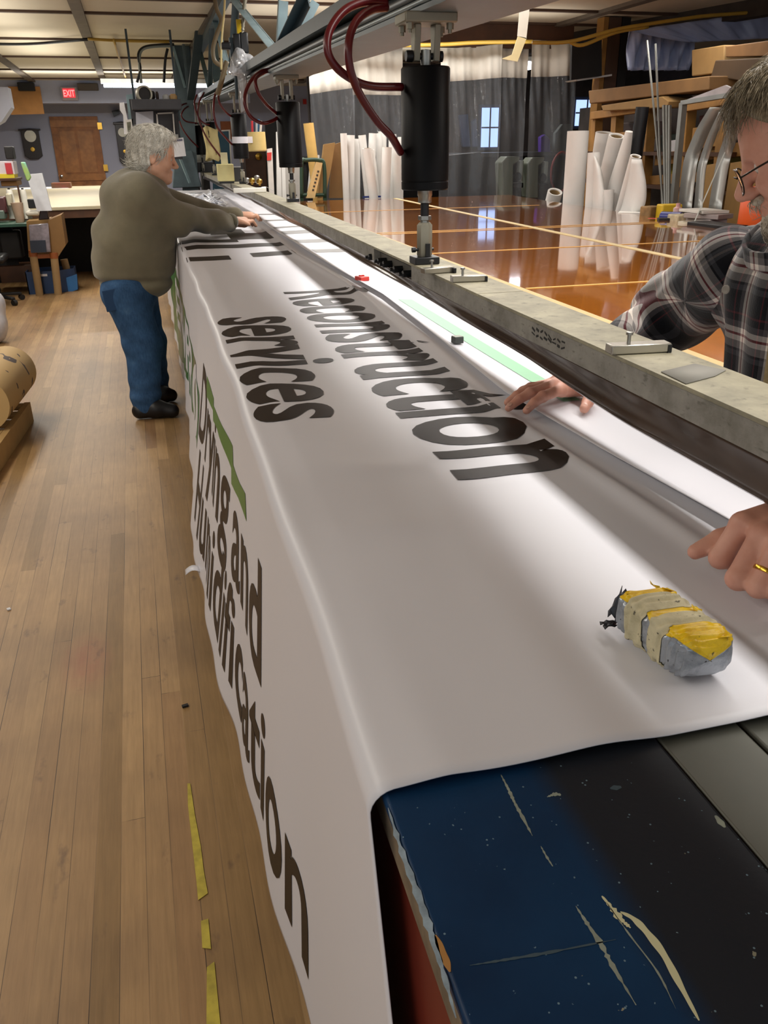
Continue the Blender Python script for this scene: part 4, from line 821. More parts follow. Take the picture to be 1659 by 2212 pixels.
EYE_M = mat('eye_white', '#d8d0c8', .25); IRIS = mat('iris_dark', '#2a2420', .2)
for q in (1, -1):
    e = MB(); e.lathe([(0, -.011), (.008, -.008), (.011, 0), (.008, .008), (0, .011)], HX(.081, -.006, q * .031), tuple(HA[:, 0]), 14); eo = e.build('eye', EYE_M, mn, ang=180)
    MB().lathe([(.0055, 0), (.004, .001), (0, .0014)], HX(.081, -.006, q * .031) + HA[:, 0] * .0102, tuple(HA[:, 0]), 12).build('iris', IRIS, eo)
    MB().tube(spline([HX(.094, .016, q * .016), HX(.096, .021, q * .03), HX(.086, .016, q * .048)], 4), .0035, 6).build('eyebrow', HR1, mn)
# ---- the bearded man in the plaid jacket (machine coordinates)
SK2 = skin('ruddy_skin', '#bf8571', '#cf9a86')
m2 = thing('person', 'bearded man in plaid flannel jacket and glasses reaching under the press bar', 'person', (1.12, 1.2, 0), fr='M')
c2 = np.array((1.0227, 1.207, 1.5045)); A2 = frame((-.686, .567, -.454), (-.35, .289, .891)); h2, X2 = headprims(c2, A2, 1.03)
wr = np.array((.822, 1.538, 1.043)); El = np.array((1.09, 1.625, 1.148)); Sh = np.array((1.05, 1.39, 1.272))
rh = [('cap', (.79, 1.525, 1.040), (.755, 1.495, 1.042), .026, .020, .012), ('cap', (.805, 1.545, 1.036), (.765, 1.535, 1.034), .024, .016, .012), ('cap', (.80, 1.515, 1.038), (.752, 1.474, 1.040), .024, .014, .012), ('cap', wr, (.785, 1.522, 1.042), .027, .026, .015)]
for k, pm, tip in (((.748, 1.468, 1.044), (.697, 1.444, 1.040), (.656, 1.428, 1.0195)), ((.742, 1.494, 1.046), (.683, 1.474, 1.040), (.630, 1.457, 1.0185)), ((.747, 1.517, 1.042), (.692, 1.508, 1.036), (.645, 1.498, 1.0175)), ((.757, 1.541, 1.036), (.715, 1.540, 1.031), (.678, 1.538, 1.0165))):
    k, pm, tip = map(np.array, (k, pm, tip)); d_ = pm + (tip - pm) * .52 + np.array((0, 0, .003)); rh += [('cap', k, pm, .0115, .0108, .006), ('cap', pm, d_, .0108, .0096, .003), ('cap', d_, tip, .0096, .0078, .003), ('ell', pm, (.0118, .0118, .0115), None, .004)]
rh += [('cap', (.815, 1.515, 1.035), (.812, 1.462, 1.034), .02, .0145, .012), ('cap', (.812, 1.462, 1.034), (.787, 1.425, 1.026), .0125, .0118, .005), ('cap', (.787, 1.425, 1.026), (.768, 1.402, 1.0205), .0118, .0095, .004), ('ell', (.766, 1.400, 1.024), (.007, .008, .004), None, .002)]
lh = []
zk, zp_ = 1.078, 1.036
Kx = [atm(u, v, zk) for u, v in ((1604, 1132), (1646, 1158), (1686, 1182), (1722, 1212))]; Px = [atm(u, v, zp_) for u, v in ((1556, 1205), (1594, 1250), (1638, 1268), (1684, 1284))]
lw = np.array((.845, .80, 1.075))
for i, (k, p) in enumerate(zip(Kx, Px)):
    r_ = (.0135, .0138, .0128, .0115)[i]; back = p + np.array((.030, .004, -.012)); lh += [('cap', lw + (k - lw) * .35, k, .021, .0155, .014), ('cap', k, p, r_ * 1.05, r_, .004), ('ell', p, (r_ * 1.02,) * 3, None, .003), ('cap', p, back, r_ * .95, r_ * .85, .003), ('cap', back, back + np.array((.02, .006, .012)), r_ * .85, r_ * .75, .003)]
tt = atm(1502, 1192, 1.034); tm = atm(1556, 1166, 1.046); tbs = atm(1612, 1148, 1.052)
lh += [('cap', lw + np.array((-.03, .01, -.01)), tbs, .024, .017, .012), ('cap', tbs, tm, .0155, .0135, .006), ('cap', tm, tt, .0135, .0098, .004)]
Sl, Ell = np.array((1.07, .99, 1.275)), np.array((1.05, .80, 1.14))
bp2 = h2 + [('cap', X2(-.03, -.07, 0), (1.10, 1.2, 1.36), .06, .075, .03), ('cap', (1.10, 1.2, 1.36), Sh, .06, .05, .03), ('cap', Sh, El, .048, .04, .02), ('cap', El, wr, .042, .029, .02), ('cap', (1.10, 1.2, 1.36), Sl, .06, .05, .03), ('cap', Sl, Ell, .048, .042, .02), ('cap', Ell, lw, .042, .03, .02)]
blob('body', bp2 + rh + lh, .0036, SK2, m2, fr='M')
NAIL = mat('nail', '#c99a88', .35)
for tip, pm in (((.656, 1.428, 1.0195), (.697, 1.444, 1.040)), ((.630, 1.457, 1.0185), (.683, 1.474, 1.040)), ((.768, 1.402, 1.0205), (.787, 1.425, 1.026))):
    tip, pm = np.array(tip), np.array(pm); d_ = (tip - pm) / np.linalg.norm(tip - pm); MB('M').lathe([(.0001, 0), (.005, .0006), (.0055, .0022), (.003, .0032), (0, .0034)], tip - d_ * .002 + np.array((0, -.002, .0062)), (d_[0] * .5, d_[1] * .5 - .2, .9), 12).build('fingernail', NAIL, m2)
kk, pp_ = np.array(Kx[2]), np.array(Px[2]); cr = kk + (pp_ - kk) * .62; ax = (pp_ - kk) / np.linalg.norm(pp_ - kk)
MB('M').lathe([(.0138, -.0028), (.0152, -.0024), (.0156, 0), (.0152, .0024), (.0138, .0028)], cr, tuple(ax), 36).build('gold_ring', mat('gold', '#d0a23c', .2, 1.0), m2, ang=60)
def plaid():
    t = NT('plaid_flannel'); tc = t.n('ShaderNodeUVMap'); tc.uv_map = 'uv'; sp = t.n('ShaderNodeSeparateXYZ'); t.l(tc.outputs[0], sp.inputs[0]); cols = []
    for ax, per, ofs in ((0, .105, .0), (1, .115, .3)):
        fr_ = t.math('FRACT', t.math('ADD', t.math('DIVIDE', sp.outputs[ax], per), ofs)); r_ = t.ramp(fr_, [(0, '#14161c'), (.26, '#4a4b50'), (.34, '#14161c'), (.38, '#8a8584'), (.50, '#e2dad2'), (.58, '#7d3034'), (.62, '#e2dad2'), (.70, '#5b565a'), (.80, '#14161c'), (.90, '#6a2c33'), (.93, '#1a1c22')])
        [n for n in t.t.nodes if n.type == 'VALTORGB'][-1].color_ramp.interpolation = 'CONSTANT'; cols.append(r_)
    c = t.mix(.5, cols[0], cols[1]); c = t.mix(.45, c, t.mix(1.0, cols[0], cols[1], 'MULTIPLY')); v = t.coord('Object'); t.base(c); t.b.inputs['Roughness'].default_value = .95; t.b.inputs['Specular IOR Level'].default_value = .12; t.b.inputs['Sheen Weight'].default_value = .2; t.bump(t.noise(v, 320, 2), .25, .002); return t.m
PL = plaid()
def seguv(segs):
    def fn(V):
        best = np.full(len(V), 1e9); U = np.zeros((len(V), 2)); acc = 0
        for a, b in segs:
            a, b = np.array(a, float), np.array(b, float); ab = b - a; L = np.linalg.norm(ab); e = ab / L; x = np.cross(e, (.3, .1, 1)); x /= np.linalg.norm(x); y = np.cross(e, x); t = (V - a) @ e; d = V - a - np.clip(t, 0, L)[:, None] * e; dd = np.linalg.norm(d, axis=1); w = dd < best; best[w] = dd[w]
            ang = np.arctan2((V - a) @ y, (V - a) @ x); U[w] = np.stack([t + acc, ang * .075], 1)[w]; acc += L
        return U
    return fn
def fold(V, c, ax, amp, freq, wid): d = (V - np.array(c)) @ np.array(ax); return amp * np.sin(d * freq) * np.exp(-(d / wid) ** 2)
cu = wr + (El - wr) * .30
rs = [('cap', Sh, El, .082, .074, .05), ('cap', El, cu, .074, .056, .04), ('ell', El + np.array((-.01, -.02, .012)), (.085, .085, .08), None, .03)]
blob('sleeve', rs, .0062, PL, m2, disp=lambda V: .009 * vnoise(V, 26, 11) + .006 * np.sin(((V - El) @ np.array((.3, .6, .75))) * 95 + 3 * vnoise(V, 18, 12)) * np.exp(-(np.linalg.norm(V - El, axis=1) / .15) ** 2), uvf=seguv([(Sh + np.array((0, -.03, .03)), cu)]), fr='M')
lc_ = lw + (Ell - lw) * .3
blob('sleeve', [('cap', Sl, Ell, .08, .07, .05), ('cap', Ell, lc_, .07, .055, .04)], .008, PL, m2, disp=lambda V: .007 * vnoise(V, 26, 13), uvf=seguv([(Sl, Ell), (Ell, lc_)]), fr='M')
tz = [('ell', (1.10, 1.19, 1.24), (.135, .205, .17), None, .06), ('ell', (1.12, 1.19, 1.04), (.145, .21, .21), None, .08), ('cap', (1.10, 1.03, 1.265), (1.08, 1.37, 1.262), .085, .085, .05), ('ell', (1.14, 1.19, .88), (.14, .2, .10), None, .06), ('cap', (1.10, 1.20, 1.34), (1.13, 1.2, 1.37), .08, .08, .03)]
blob('jacket', tz, .009, PL, m2, disp=lambda V: .008 * vnoise(V, 22, 15) + .005 * np.sin(V[:, 1] * 60 + 3 * vnoise(V, 9, 3)), uvf=lambda V: np.stack([np.arctan2(V[:, 1] - 1.19, 1.12 - V[:, 0]) * .2, V[:, 2]], 1), fr='M')
ed = MB('M').tube(spline([(.985, 1.20, 1.36), (.97, 1.16, 1.30), (.965, 1.14, 1.2), (.965, 1.13, 1.08), (.985, 1.12, .95)], 6), .011, 8); ed.build('fleece_lining', mat('tan_fleece', '#8b7a55', 1.0, bump=1.0, bscale=260), m2, ang=180)
cl = MB('M'); G = [[(1.06 - .095 * math.cos(a) * (1 + .03 * i), 1.215 + .095 * math.sin(a) * (1 + .03 * i), 1.35 + .010 * i - .05 * math.cos(a)) for a in np.linspace(-1.9, 1.9, 18)] for i in range(4)]
cl.grid(G); cl.uv = [(p[1], p[2]) for p in cl.v]; cl.build('collar', PL, m2, ang=180, solid=.006)
for (w_, s_, z_) in ((.952, 1.285, 1.262),): MB('M').lathe([(.008, 0), (.008, .002), (.006, .0028), (.0035, .0018), (0, .0018)], (w_ - .004, s_ - .02, z_), (-.95, -.3, .05), 14).build('button', mat('grey_button', '#8c857c', .4), m2)
blob('jeans', [('cap', (1.14, 1.10, .86), (1.13, 1.08, .46), .10, .075, .05), ('cap', (1.13, 1.08, .46), (1.14, 1.06, .10), .072, .065, .05), ('cap', (1.14, 1.28, .86), (1.13, 1.31, .46), .10, .075, .05), ('cap', (1.13, 1.31, .46), (1.14, 1.33, .10), .072, .065, .05)], .014, DN, m2, fr='M')
for s_ in (1.05, 1.34): blob('shoe', [('cap', (1.17, s_, .05), (1.0, s_, .045), .048, .042, .03), ('-cap', (1.3, s_, -.5), (.85, s_, -.5), .505, .505, .004)], .009, SH, m2, fr='M')
HR2 = hairmat('brown_grey_hair', '#463b2a', '#6d5f45', '#a39377'); BR = hairmat('grey_beard', '#8a7a68', '#b0a493', '#d0c8ba')
E2 = lambda p, r, s=.02, t='ell': (t, X2(*p), r, A2, s)
h3 = [E2((-.02, .043, 0), (.108, .09, .088)), E2((.03, .092, 0), (.06, .036, .075), .03), E2((-.06, -.03, 0), (.07, .09, .085), .03), E2((.135, -.02, 0), (.085, .115, .15), .012, '-ell'), E2((.03, -.10, 0), (.07, .085, .14), .01, '-ell')]
hv2 = nets(*sdf(h3, .007))[0]; blob('hair', h3, .006, HR2, m2, disp=lambda V: .008 * vnoise(V, 50, 18) + .004 * np.sin(V[:, 2] * 130 + 5 * vnoise(V, 22, 3)), fr='M')
lv = (hv2 - c2) @ A2; hv2 = hv2[(lv[:, 1] > .075) | (lv[:, 0] < .02)]
V_, D_ = flow(hv2, c2, A2, 1.0, 4200, .042, lift=.006, down=.45, back=-.45, seed=5, jit=.2); strands('hair_strand_layer', V_, D_, HR2, m2, .0010, fr='M')
b3 = [E2((.072, -.105, 0), (.038, .042, .042)), E2((.03, -.085, .045), (.05, .045, .018), .02), E2((.03, -.085, -.045), (.05, .045, .018), .02), E2((.097, -.054, 0), (.014, .010, .026), .012)]
bv = nets(*sdf(b3, .006))[0]; blob('beard', b3, .005, BR, m2, disp=lambda V: .003 * vnoise(V, 90, 21), fr='M')
V_, D_ = flow(bv, X2(.03, -.08, 0), A2, 1.0, 900, .022, down=1.0, back=-.2, seed=9, jit=.4); strands('beard_strand_layer', V_, D_, BR, m2, .0009, fr='M')
for q in (1, -1):
    eo = MB('M').lathe([(0, -.0105), (.008, -.008), (.0108, 0), (.008, .008), (0, .0108)], X2(.079, -.006, q * .031), tuple(A2[:, 0]), 14).build('eye', EYE_M, m2, ang=180)
gl = thing('eyeglasses', 'thin dark metal eyeglasses worn by the bearded man', 'glasses', tuple(X2(.11, -.012, 0)), fr='M'); GM = mat('dark_wire', '#2e241e', .3, .8); LENS = clear('lens_glass', fac=1.0)
for n_ in list(LENS.node_tree.nodes):
    if n_.type == 'BUMP': LENS.node_tree.nodes.remove(n_)
for q in (1, -1):
    ring = [X2(.116 - .012 * abs(math.cos(a)) * (.6 if q * math.cos(a) > 0 else .1), -.014 + .021 * math.sin(a), q * .034 + .026 * math.cos(a)) for a in np.linspace(0, 2 * math.pi, 25)]
    ro = MB('M').tube(ring, .0013, 6).build('rim', GM, gl, ang=180); mb = MB('M'); mb.add(ring[:-1], [tuple(range(24))]); mb.build('lens', LENS, ro, smooth=False)
    MB('M').tube(spline([X2(.108, -.008, q * .060), X2(.07, -.004, q * .078), X2(.0, .0, q * .088), X2(-.03, -.02, q * .088)], 5), .0016, 6).build('temple_arm', GM, gl, ang=180)
MB('M').tube(spline([X2(.117, -.008, .009), X2(.121, -.004, 0), X2(.117, -.008, -.009)], 4), .0013, 6).build('bridge', GM, gl, ang=180)
# ------------------------------------------------------------------ background, built where it stands
def PB(u0, v0, u1, v1, y, dep, mb=None, x_=None):
    mb = mb or MB(); vm, um = (v0 + v1) / 2, (u0 + u1) / 2; zl, zh = at(um, v1, y=y)[2], at(um, v0, y=y)[2]; xl, xr = at(u0, vm, y=y)[0], at(u1, vm, y=y)[0]
    return mb.b2((xl, y, zl), (xr, y + dep, zh))
def PQ(pts, y, dep, mb=None, fl=None):
    mb = mb or MB(); P = [at(u, v, y=y) for u, v in reversed(pts)]
    if fl: P = [np.array((p[0], p[1], 0.0)) if v >= fl else p for p, (u, v) in zip(P, reversed(pts))]
    return mb.prism(P, (0, dep, 0))
def T1(mb, name, m, label, cat, group=None, kind=None, **k): return tag(mb.build(name, m, **k), label, cat, group, kind)
M_CARD = mat('cardboard', '#7d5c34', .8, var=.12, vscale=5); M_CARDL = mat('light_cardboard', '#957546', .8, var=.1); M_WHITE = mat('white_roll_paper', '#dcdad6', .6, var=.04); M_KRAFT = mat('kraft_paper', '#bd9a62', .8, var=.08)
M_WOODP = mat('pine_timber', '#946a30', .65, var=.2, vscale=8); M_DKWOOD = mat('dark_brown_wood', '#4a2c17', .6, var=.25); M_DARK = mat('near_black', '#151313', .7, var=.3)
# --- far left wall
def clock(u0, v0, u1, v1, y, label):
    t = thing('wall_clock', label, 'clock', tuple(at((u0 + u1) / 2, v1, y=y)), 'dark wall clocks'); c0 = at(u0, v1, y=y); c1 = at(u1, v0, y=y); cx = (c0[0] + c1[0]) / 2; w = (c1[0] - c0[0]) * .78; zb, zt = c0[2], c1[2]; h = zt - zb
    mb = MB(); mb.prism([(cx - w / 2, y, zb + .1 * h), (cx - w * .25, y, zb), (cx + w * .25, y, zb), (cx + w / 2, y, zb + .1 * h), (cx + w / 2, y, zt - .06 * h), (cx - w / 2, y, zt - .06 * h)], (0, .08, 0)); mb.b2((cx - w * .62, y - .02, zt - .07 * h), (cx + w * .62, y + .08, zt - .02 * h)); mb.prism([(cx - w * .5, y, zt - .02 * h), (cx + w * .5, y, zt - .02 * h), (cx, y, zt)], (0, .06, 0)); mb.build('case', mat('clock_wood', '#1d1110', .4, var=.2), t, bevel=.006)
    MB().lathe([(w * .33, 0), (w * .33, .01), (w * .29, .012), (0, .012)], (cx, y - .003, zt - .25 * h), (0, -1, 0), 24).build('dial', mat('clock_dial', '#d9d6c6', .5), t); MB().lathe([(w * .14, 0), (w * .12, .008), (0, .01)], (cx, y - .006, zb + .32 * h), (0, -1, 0), 16).build('pendulum', M_BRASS, t)
    return t
clock(50, 277, 87, 344, WY - .09, 'dark wooden wall clock with white dial left of the brown door'); clock(256, 262, 279, 357, WY - .09, 'dark wooden wall clock right of the brown door behind the older man')
ex = thing('exit_sign', 'small red lit EXIT sign hanging on the wall header', 'sign', tuple(at(150, 216, y=18.6))); PB(133, 188, 167, 217, 18.62, .07).build('housing', mat('sign_grey', '#9a8f90', .5), ex)
a_ = at(136, 211, y=18.6); b_ = at(162, 191, y=18.6); PB(136, 191, 162, 211, 18.61, .005).build('face', emis('exit_red_face', '#d8323c', .9), ex)
cu = bpy.data.curves.new('t', 'FONT'); cu.body = 'EXIT'; cu.size = 1; cu.offset = .02; o_ = bpy.data.objects.new('t', cu); COL.objects.link(o_); me_ = o_.evaluated_get(bpy.context.evaluated_depsgraph_get()).to_mesh(); V_ = np.array([v.co[:] for v in me_.vertices]); F_ = [tuple(p.vertices) for p in me_.polygons]; bpy.data.objects.remove(o_)
k_ = (b_[0] - a_[0]) * .84 / np.ptp(V_[:, 0]); kz_ = (b_[2] - a_[2]) * .72 / np.ptp(V_[:, 1]); mb = MB(); mb.add(np.stack([a_[0] + (b_[0] - a_[0]) * .08 + (V_[:, 0] - V_[:, 0].min()) * k_, np.full(len(V_), 18.606), a_[2] + (b_[2] - a_[2]) * .14 + V_[:, 1] * kz_], -1), F_); mb.build('lettering', emis('exit_letter', '#ff8f8f', 1.3), ex, smooth=False)
T1(PB(167, 180, 212, 195, 18.5, .15), 'vent_box', mat('vent_brown', '#4a4036', .7), 'brown vent box on the header right of the exit sign', 'vent', bevel=.01)
T1(PB(38, 178, 74, 196, 18.5, .15), 'vent_box', M_DARK, 'dark box on the header above the hanging cardboard', 'vent', bevel=.01)
T1(PQ([(17, 187), (86, 187), (96, 246), (24, 248)], 18.66, .02), 'cardboard_sheet', mat('hanging_cardboard', '#b07d47', .8, var=.12), 'brown cardboard sheet hanging from the ceiling at left', 'cardboard')
T1(PQ([(-60, 188), (16, 188), (24, 232), (4, 262), (-60, 300)], 14.5, .4), 'duct', M_WALL, 'pale grey boxed duct at the left edge by the hanging cardboard', 'duct')
lf = thing('ceiling_lamp', 'lit fluorescent tube fixture hanging at the far end of the room', 'lamp', tuple(at(345, 176, y=17))); MB().b2((at(218, 180, y=17)[0], 16.9, 2.59), (at(478, 180, y=17)[0], 17.12, 2.66)).build('housing', mat('lamp_white', '#d6d8d8', .5), lf)
tz_ = at(340, 185, y=17)[2]
for dy in (.0, .09): MB().tube([(at(224, 184, y=17)[0], 16.96 + dy, tz_), (at(470, 184, y=17)[0], 16.96 + dy, tz_)], .028, 10).build('tube', emis('tube_glow', '#e6f3ff', 9.0), lf)
lf = thing('ceiling_lamp', 'lit lamp seen between the curtain panels', 'lamp', tuple(at(1137, 120, y=12.5))); PB(1126, 122, 1150, 132, 12.5, 1.6).build('housing', MATS['lamp_white'], lf); PB(1128, 133, 1148, 150, 12.5, .08).build('tube', emis('tube_glow_far', '#f4f6ff', 6.0), lf)
# --- far table and things on it
ft = thing('far_table', 'broad cream topped table behind the older man', 'table', (-1.2, 14.8, 0)); FZ = .9; fy0 = at(160, 446, z=FZ)[1]; fy1 = 17.5
fl_, fr_ = at(92, 447, z=FZ)[0], .25
MB().b2((-4.2, fy0, FZ - .04), (fr_, fy1, FZ)).build('table_top', mat('cream_top', '#b5aa8e', .5, var=.05), ft, bevel=.006); MB().b2((-4.2, fy0 + .02, FZ - .13), (fr_, fy0 + .07, FZ - .041)).build('apron', M_DKWOOD, ft)
for x_ in (-4.0, -2.2, .1):
    for y_ in (fy0 + .15, fy1 - .15): MB().b2((x_ - .05, y_ - .05, 0), (x_ + .05, y_ + .05, FZ - .04)).build('leg', M_DKWOOD, ft)
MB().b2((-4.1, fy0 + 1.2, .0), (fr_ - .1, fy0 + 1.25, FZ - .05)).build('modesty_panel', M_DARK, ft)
for i, (u0, v0, u1, v1, lb) in enumerate(((40, 404, 100, 400, 'white paper sheet on the far table beside the foam board'), (98, 405, 160, 399, 'white printed paper strip on the far table in front of the door'))):
    a_ = at(u0, v0, z=FZ); b_ = at(u1, v1, z=FZ); y0, y1 = min(a_[1], b_[1]), max(a_[1], b_[1]); T1(MB().b2((a_[0], min(y0, fy1 - 1), FZ + .001), (b_[0], min(y1, fy1 - .2), FZ + .004)), 'paper_sheet', mat('paper_white', '#dedde0', .8), lb, 'paper', 'papers on the far table')
p = at(118, 398, z=FZ); y_ = 16.6; T1(MB().b2((at(110, 396, y=y_)[0], y_, FZ), (at(152, 396, y=y_)[0], y_ + .3, FZ + .09)), 'book_pile', mat('dull_book', '#6d5a3c', .7, col2='#8a4038'), 'low pile of worn books on the far table before the door', 'books', bevel=.005)
# --- wall board by the end post
y_ = 10.6
wbd = thing('tool_board', 'dark grey hanging board with shelf behind the older man', 'board', tuple(at(335, 330, y=y_))); PB(287, 214, 388, 345, y_, .03).build('panel', mat('charcoal_board', '#3a3a3e', .8, var=.2), wbd); PB(284, 214, 392, 236, y_ - .28, .3).build('shelf', mat('charcoal_board', '#3a3a3e', .8, var=.2), wbd, bevel=.005)

for u in (292, 384): x_ = at(u, 230, y=y_)[0]; MB().b2((x_ - .012, y_ + .005, 1.8), (x_ + .012, y_ + .025, CEIL - .04)).build('hanging_strap', M_BLUEDK, wbd)
for (u0, v0, u1, v1, y2, d2, nm, m, lb, ct) in ((293, 193, 308, 214, 10.42, .15, 'small_motor', M_DARK, 'dark motor at the left end of the board shelf', 'motor'), (320, 196, 335, 214, 10.42, .15, 'metal_box', M_DARK, 'dark metal box in the middle of the board shelf', 'box'), (337, 198, 342, 214, 10.4, .1, 'bottle', MATS['dark_wire'] if 'dark_wire' in MATS else M_DARK, 'slim dark bottle on the board shelf', 'bottle'), (352, 204, 365, 216, 10.4, .12, 'glass_jar', mat('grey_glass', '#8a8a88', .2), 'grey jar on the board shelf', 'jar'), (367, 203, 382, 219, 10.4, .14, 'tin_can', mat('tan_tin', '#8c6f42', .5), 'tan tin at the right end of the board shelf', 'tin')):
    if nm in ('bottle', 'glass_jar', 'tin_can'):
        c0, c1 = at(u0, v1, y=y2), at(u1, v0, y=y2); cx, r_ = (c0[0] + c1[0]) / 2, (c1[0] - c0[0]) / 2; h_ = c1[2] - c0[2]; o = MB().lathe([(r_ * .9, 0), (r_, .01), (r_, h_ * .8), (r_ * .7, h_ * .85), (r_ * .7, h_)], (cx, y2, c0[2]), (0, 0, 1), 16).build(nm, m)
    else: o = PB(u0, v0, u1, v1, y2, d2).build(nm, m, bevel=.02)
    tag(o, lb, ct)
c_ = at(311, 203, y=10.38); r_ = .085; t = thing('air_gauge', 'round dark pulley wheel on the board shelf', 'wheel', tuple(c_ - np.array((0, 0, r_)))); MB().lathe([(r_ * .8, -.03), (r_, -.03), (r_, .03), (r_ * .8, .03), (r_ * .8, -.02)], c_, (.3, -1, 0), 28).build('rim', M_DIRTY, t); MB().lathe([(r_ * .79, -.015), (r_ * .79, .015), (0, .015)], c_, (.3, -1, 0), 24).build('disc', M_DARK, t)
T1(PQ([(293, 242), (331, 240), (333, 345), (297, 345)], y_ - .02, .008), 'plastic_sleeve', mat('milky_plastic', '#a8a8b0', .25), 'milky plastic sleeve hung on the dark board above the silver hair', 'sleeve')
fr = thing('picture_frame', 'thin white empty frame hung on the dark board', 'frame', tuple(at(356, 300, y=y_ - .02)))
for q in ([(337, 244), (375, 242), (375, 245), (338, 247)], [(337, 244), (340, 244), (345, 300), (341, 300)], [(372, 243), (375, 243), (379, 294), (376, 294)]): PQ(q, y_ - .02, .015).build('frame_side', mat('white_frame', '#c9c6c0', .5), fr)
cb_ = thing('clipboard', 'white note sheet on a clip beside the silver hair', 'clipboard', tuple(at(385, 338, y=10.3))); PQ([(367, 300), (396, 297), (402, 337), (371, 340)], 10.585, .01).build('note_sheet', mat('paper_white', '#dedde0', .8), cb_); PQ([(369, 303), (394, 300), (394, 304), (370, 307)], 10.58, .004).build('printed_heading', mat('print_grey', '#6a6a80', .8), cb_); PQ([(379, 290), (385, 290), (386, 300), (380, 300)], 10.575, .012).build('clip', M_STEEL, cb_)
T1(PQ([(272, 205), (286, 203), (288, 258), (274, 258)], 10.9, .08, fl=258), 'steel_upright', M_BLUELT, 'pale blue steel upright left of the dark board', 'upright')
T1(PQ([(258, 222), (268, 221), (270, 232), (276, 260), (276, 290), (268, 290), (266, 248), (259, 238)], 10.885, .01), 'white_cutout', mat('paper_white', '#dedde0', .8), 'curled white paper cutout left of the framed photo', 'paper')
pf = thing('photo_frame', 'small white framed photo hanging above the older man', 'frame', tuple(at(281, 289, y=10.6))); PQ([(271, 259), (287, 257), (288, 287), (273, 290)], 10.6, .015).build('mount', MATS['white_frame'], pf); PQ([(274, 264), (282, 263), (283, 284), (276, 285)], 10.595, .004).build('picture', mat('dull_photo', '#5a5a48', .5, var=.5, vscale=20), pf)
T1(PQ([(241, 240), (256, 236), (259, 245), (246, 252)], WY - .2, .2), 'spot_lamp', M_BLACK, 'small black spotlight right of the door', 'lamp')
for pts, m, nm, lb in ((((376, 96), (345, 97), (312, 102), (299, 118), (303, 150), (296, 178)), M_BLACK, 'black_conduit', 'black bent conduit running from the post to the ceiling'), (((370, 99), (330, 101), (307, 108), (301, 130), (305, 180)), mat('grey_conduit', '#7d8580', .5), 'grey_conduit', 'grey conduit beside the black bent conduit'), (((362, 105), (357, 130), (354, 178)), M_BLACK, 'black_cable', 'black cable dropping behind the end post')):
    T1(MB().tube(spline([at(u, v, y=11.5) for u, v in pts], 6), .016, 8), nm, m, lb, 'cable', ang=180)
for pts, m, z_, nm, lb in ((((-60, 94), (60, 95), (190, 85)), M_BLACK, 2.70, 'black_cable', 'black cable slung under the ceiling at left'), (((190, 84), (260, 88), (365, 90)), mat('yellow_cable', '#a5842e', .5), 2.70, 'yellow_cable', 'yellow cable crossing the ceiling left of the post'), (((246, 86), (262, 140), (276, 180)), MATS.get('yellow_cable') or mat('yellow_cable', '#a5842e', .5), 2.69, 'yellow_cable', 'yellow cable running along the ceiling towards the far lamp')):
    T1(MB().tube(spline([at(u, v, z=z_) for u, v in pts], 6), .016, 6), nm, m, lb, 'cable', ang=180)
# --- sewing station at left
GZ = .78; gy0 = at(60, 482, z=GZ)[1]
st = thing('sewing_table', 'small green topped sewing table at the left edge', 'table', (-1.4, gy0 + .4, 0)); gxr = at(118, 478, z=GZ)[0]
MB().b2((-2.6, gy0, GZ - .035), (gxr, gy0 + .5, GZ)).build('table_top', mat('green_top', '#3c5a4c', .4, var=.1), st, bevel=.006); MB().b2((-2.6, gy0 - .003, GZ - .034), (gxr, gy0 - .001, GZ - .004)).build('edge_band', mat('dark_green_edge', '#1f4a3a', .5), st)
for x_ in (-2.4, gxr - .75): MB().b2((x_ - .04, gy0 + .1, 0), (x_ + .04, gy0 + .16, GZ - .035)).build('leg', M_DARK, st)
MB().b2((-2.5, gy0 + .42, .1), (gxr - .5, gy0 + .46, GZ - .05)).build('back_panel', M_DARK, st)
PB(0, 575, 70, 610, gy0 + .3, .4).build('pedal_box', M_DKWOOD, st); PB(0, 500, 45, 560, gy0 + .25, .25).build('motor', M_DARK, st, bevel=.02)
yt = gy0 + .25
def cone(u, v0, v1, rpx, lb):
    c0, c1 = at(u, v1, y=yt + .2), at(u, v0, y=yt + .2); r_ = (at(u + rpx, v1, y=yt)[0] - c0[0]); b_ = max(c0[2], GZ + .001); t = thing('thread_cone', lb, 'thread cone', (c0[0], yt + .2, b_), 'white thread cones'); h_ = c1[2] - b_; MB().lathe([(r_, 0), (r_ * .92, h_ * .1), (r_ * .62, h_ * .93), (r_ * .5, h_)], (c0[0], yt + .2, b_), (0, 0, 1), 20).build('thread', mat('white_thread', '#dddad0', .9), t); MB().lathe([(r_ * .25, h_), (r_ * .25, h_ + .015), (0, h_ + .016)], (c0[0], yt + .2, b_), (0, 0, 1), 10).build('spool_pin', M_DARK, t)
cone(31, 409, 472, 6, 'left white thread cone on the sewing table'); cone(60, 409, 472, 6, 'right white thread cone beside the black bin')
T1(PB(60, 430, 87, 450, yt, .12), 'small_bin', mat('black_plastic', '#1b1e20', .5), 'open black plastic bin on the sewing table', 'bin', bevel=.008)
c0 = at(44, 467, y=yt); hh_ = at(44, 437, y=yt)[2] - GZ; T1(MB().lathe([(.045, 0), (.065, hh_), (.060, hh_), (.042, .01)], (c0[0], yt - .1, GZ + .001), (0, 0, 1), 20), 'clear_cup', mat('cup_plastic', '#b89f8a', .15), 'clear plastic cup of small parts on the sewing table', 'cup')
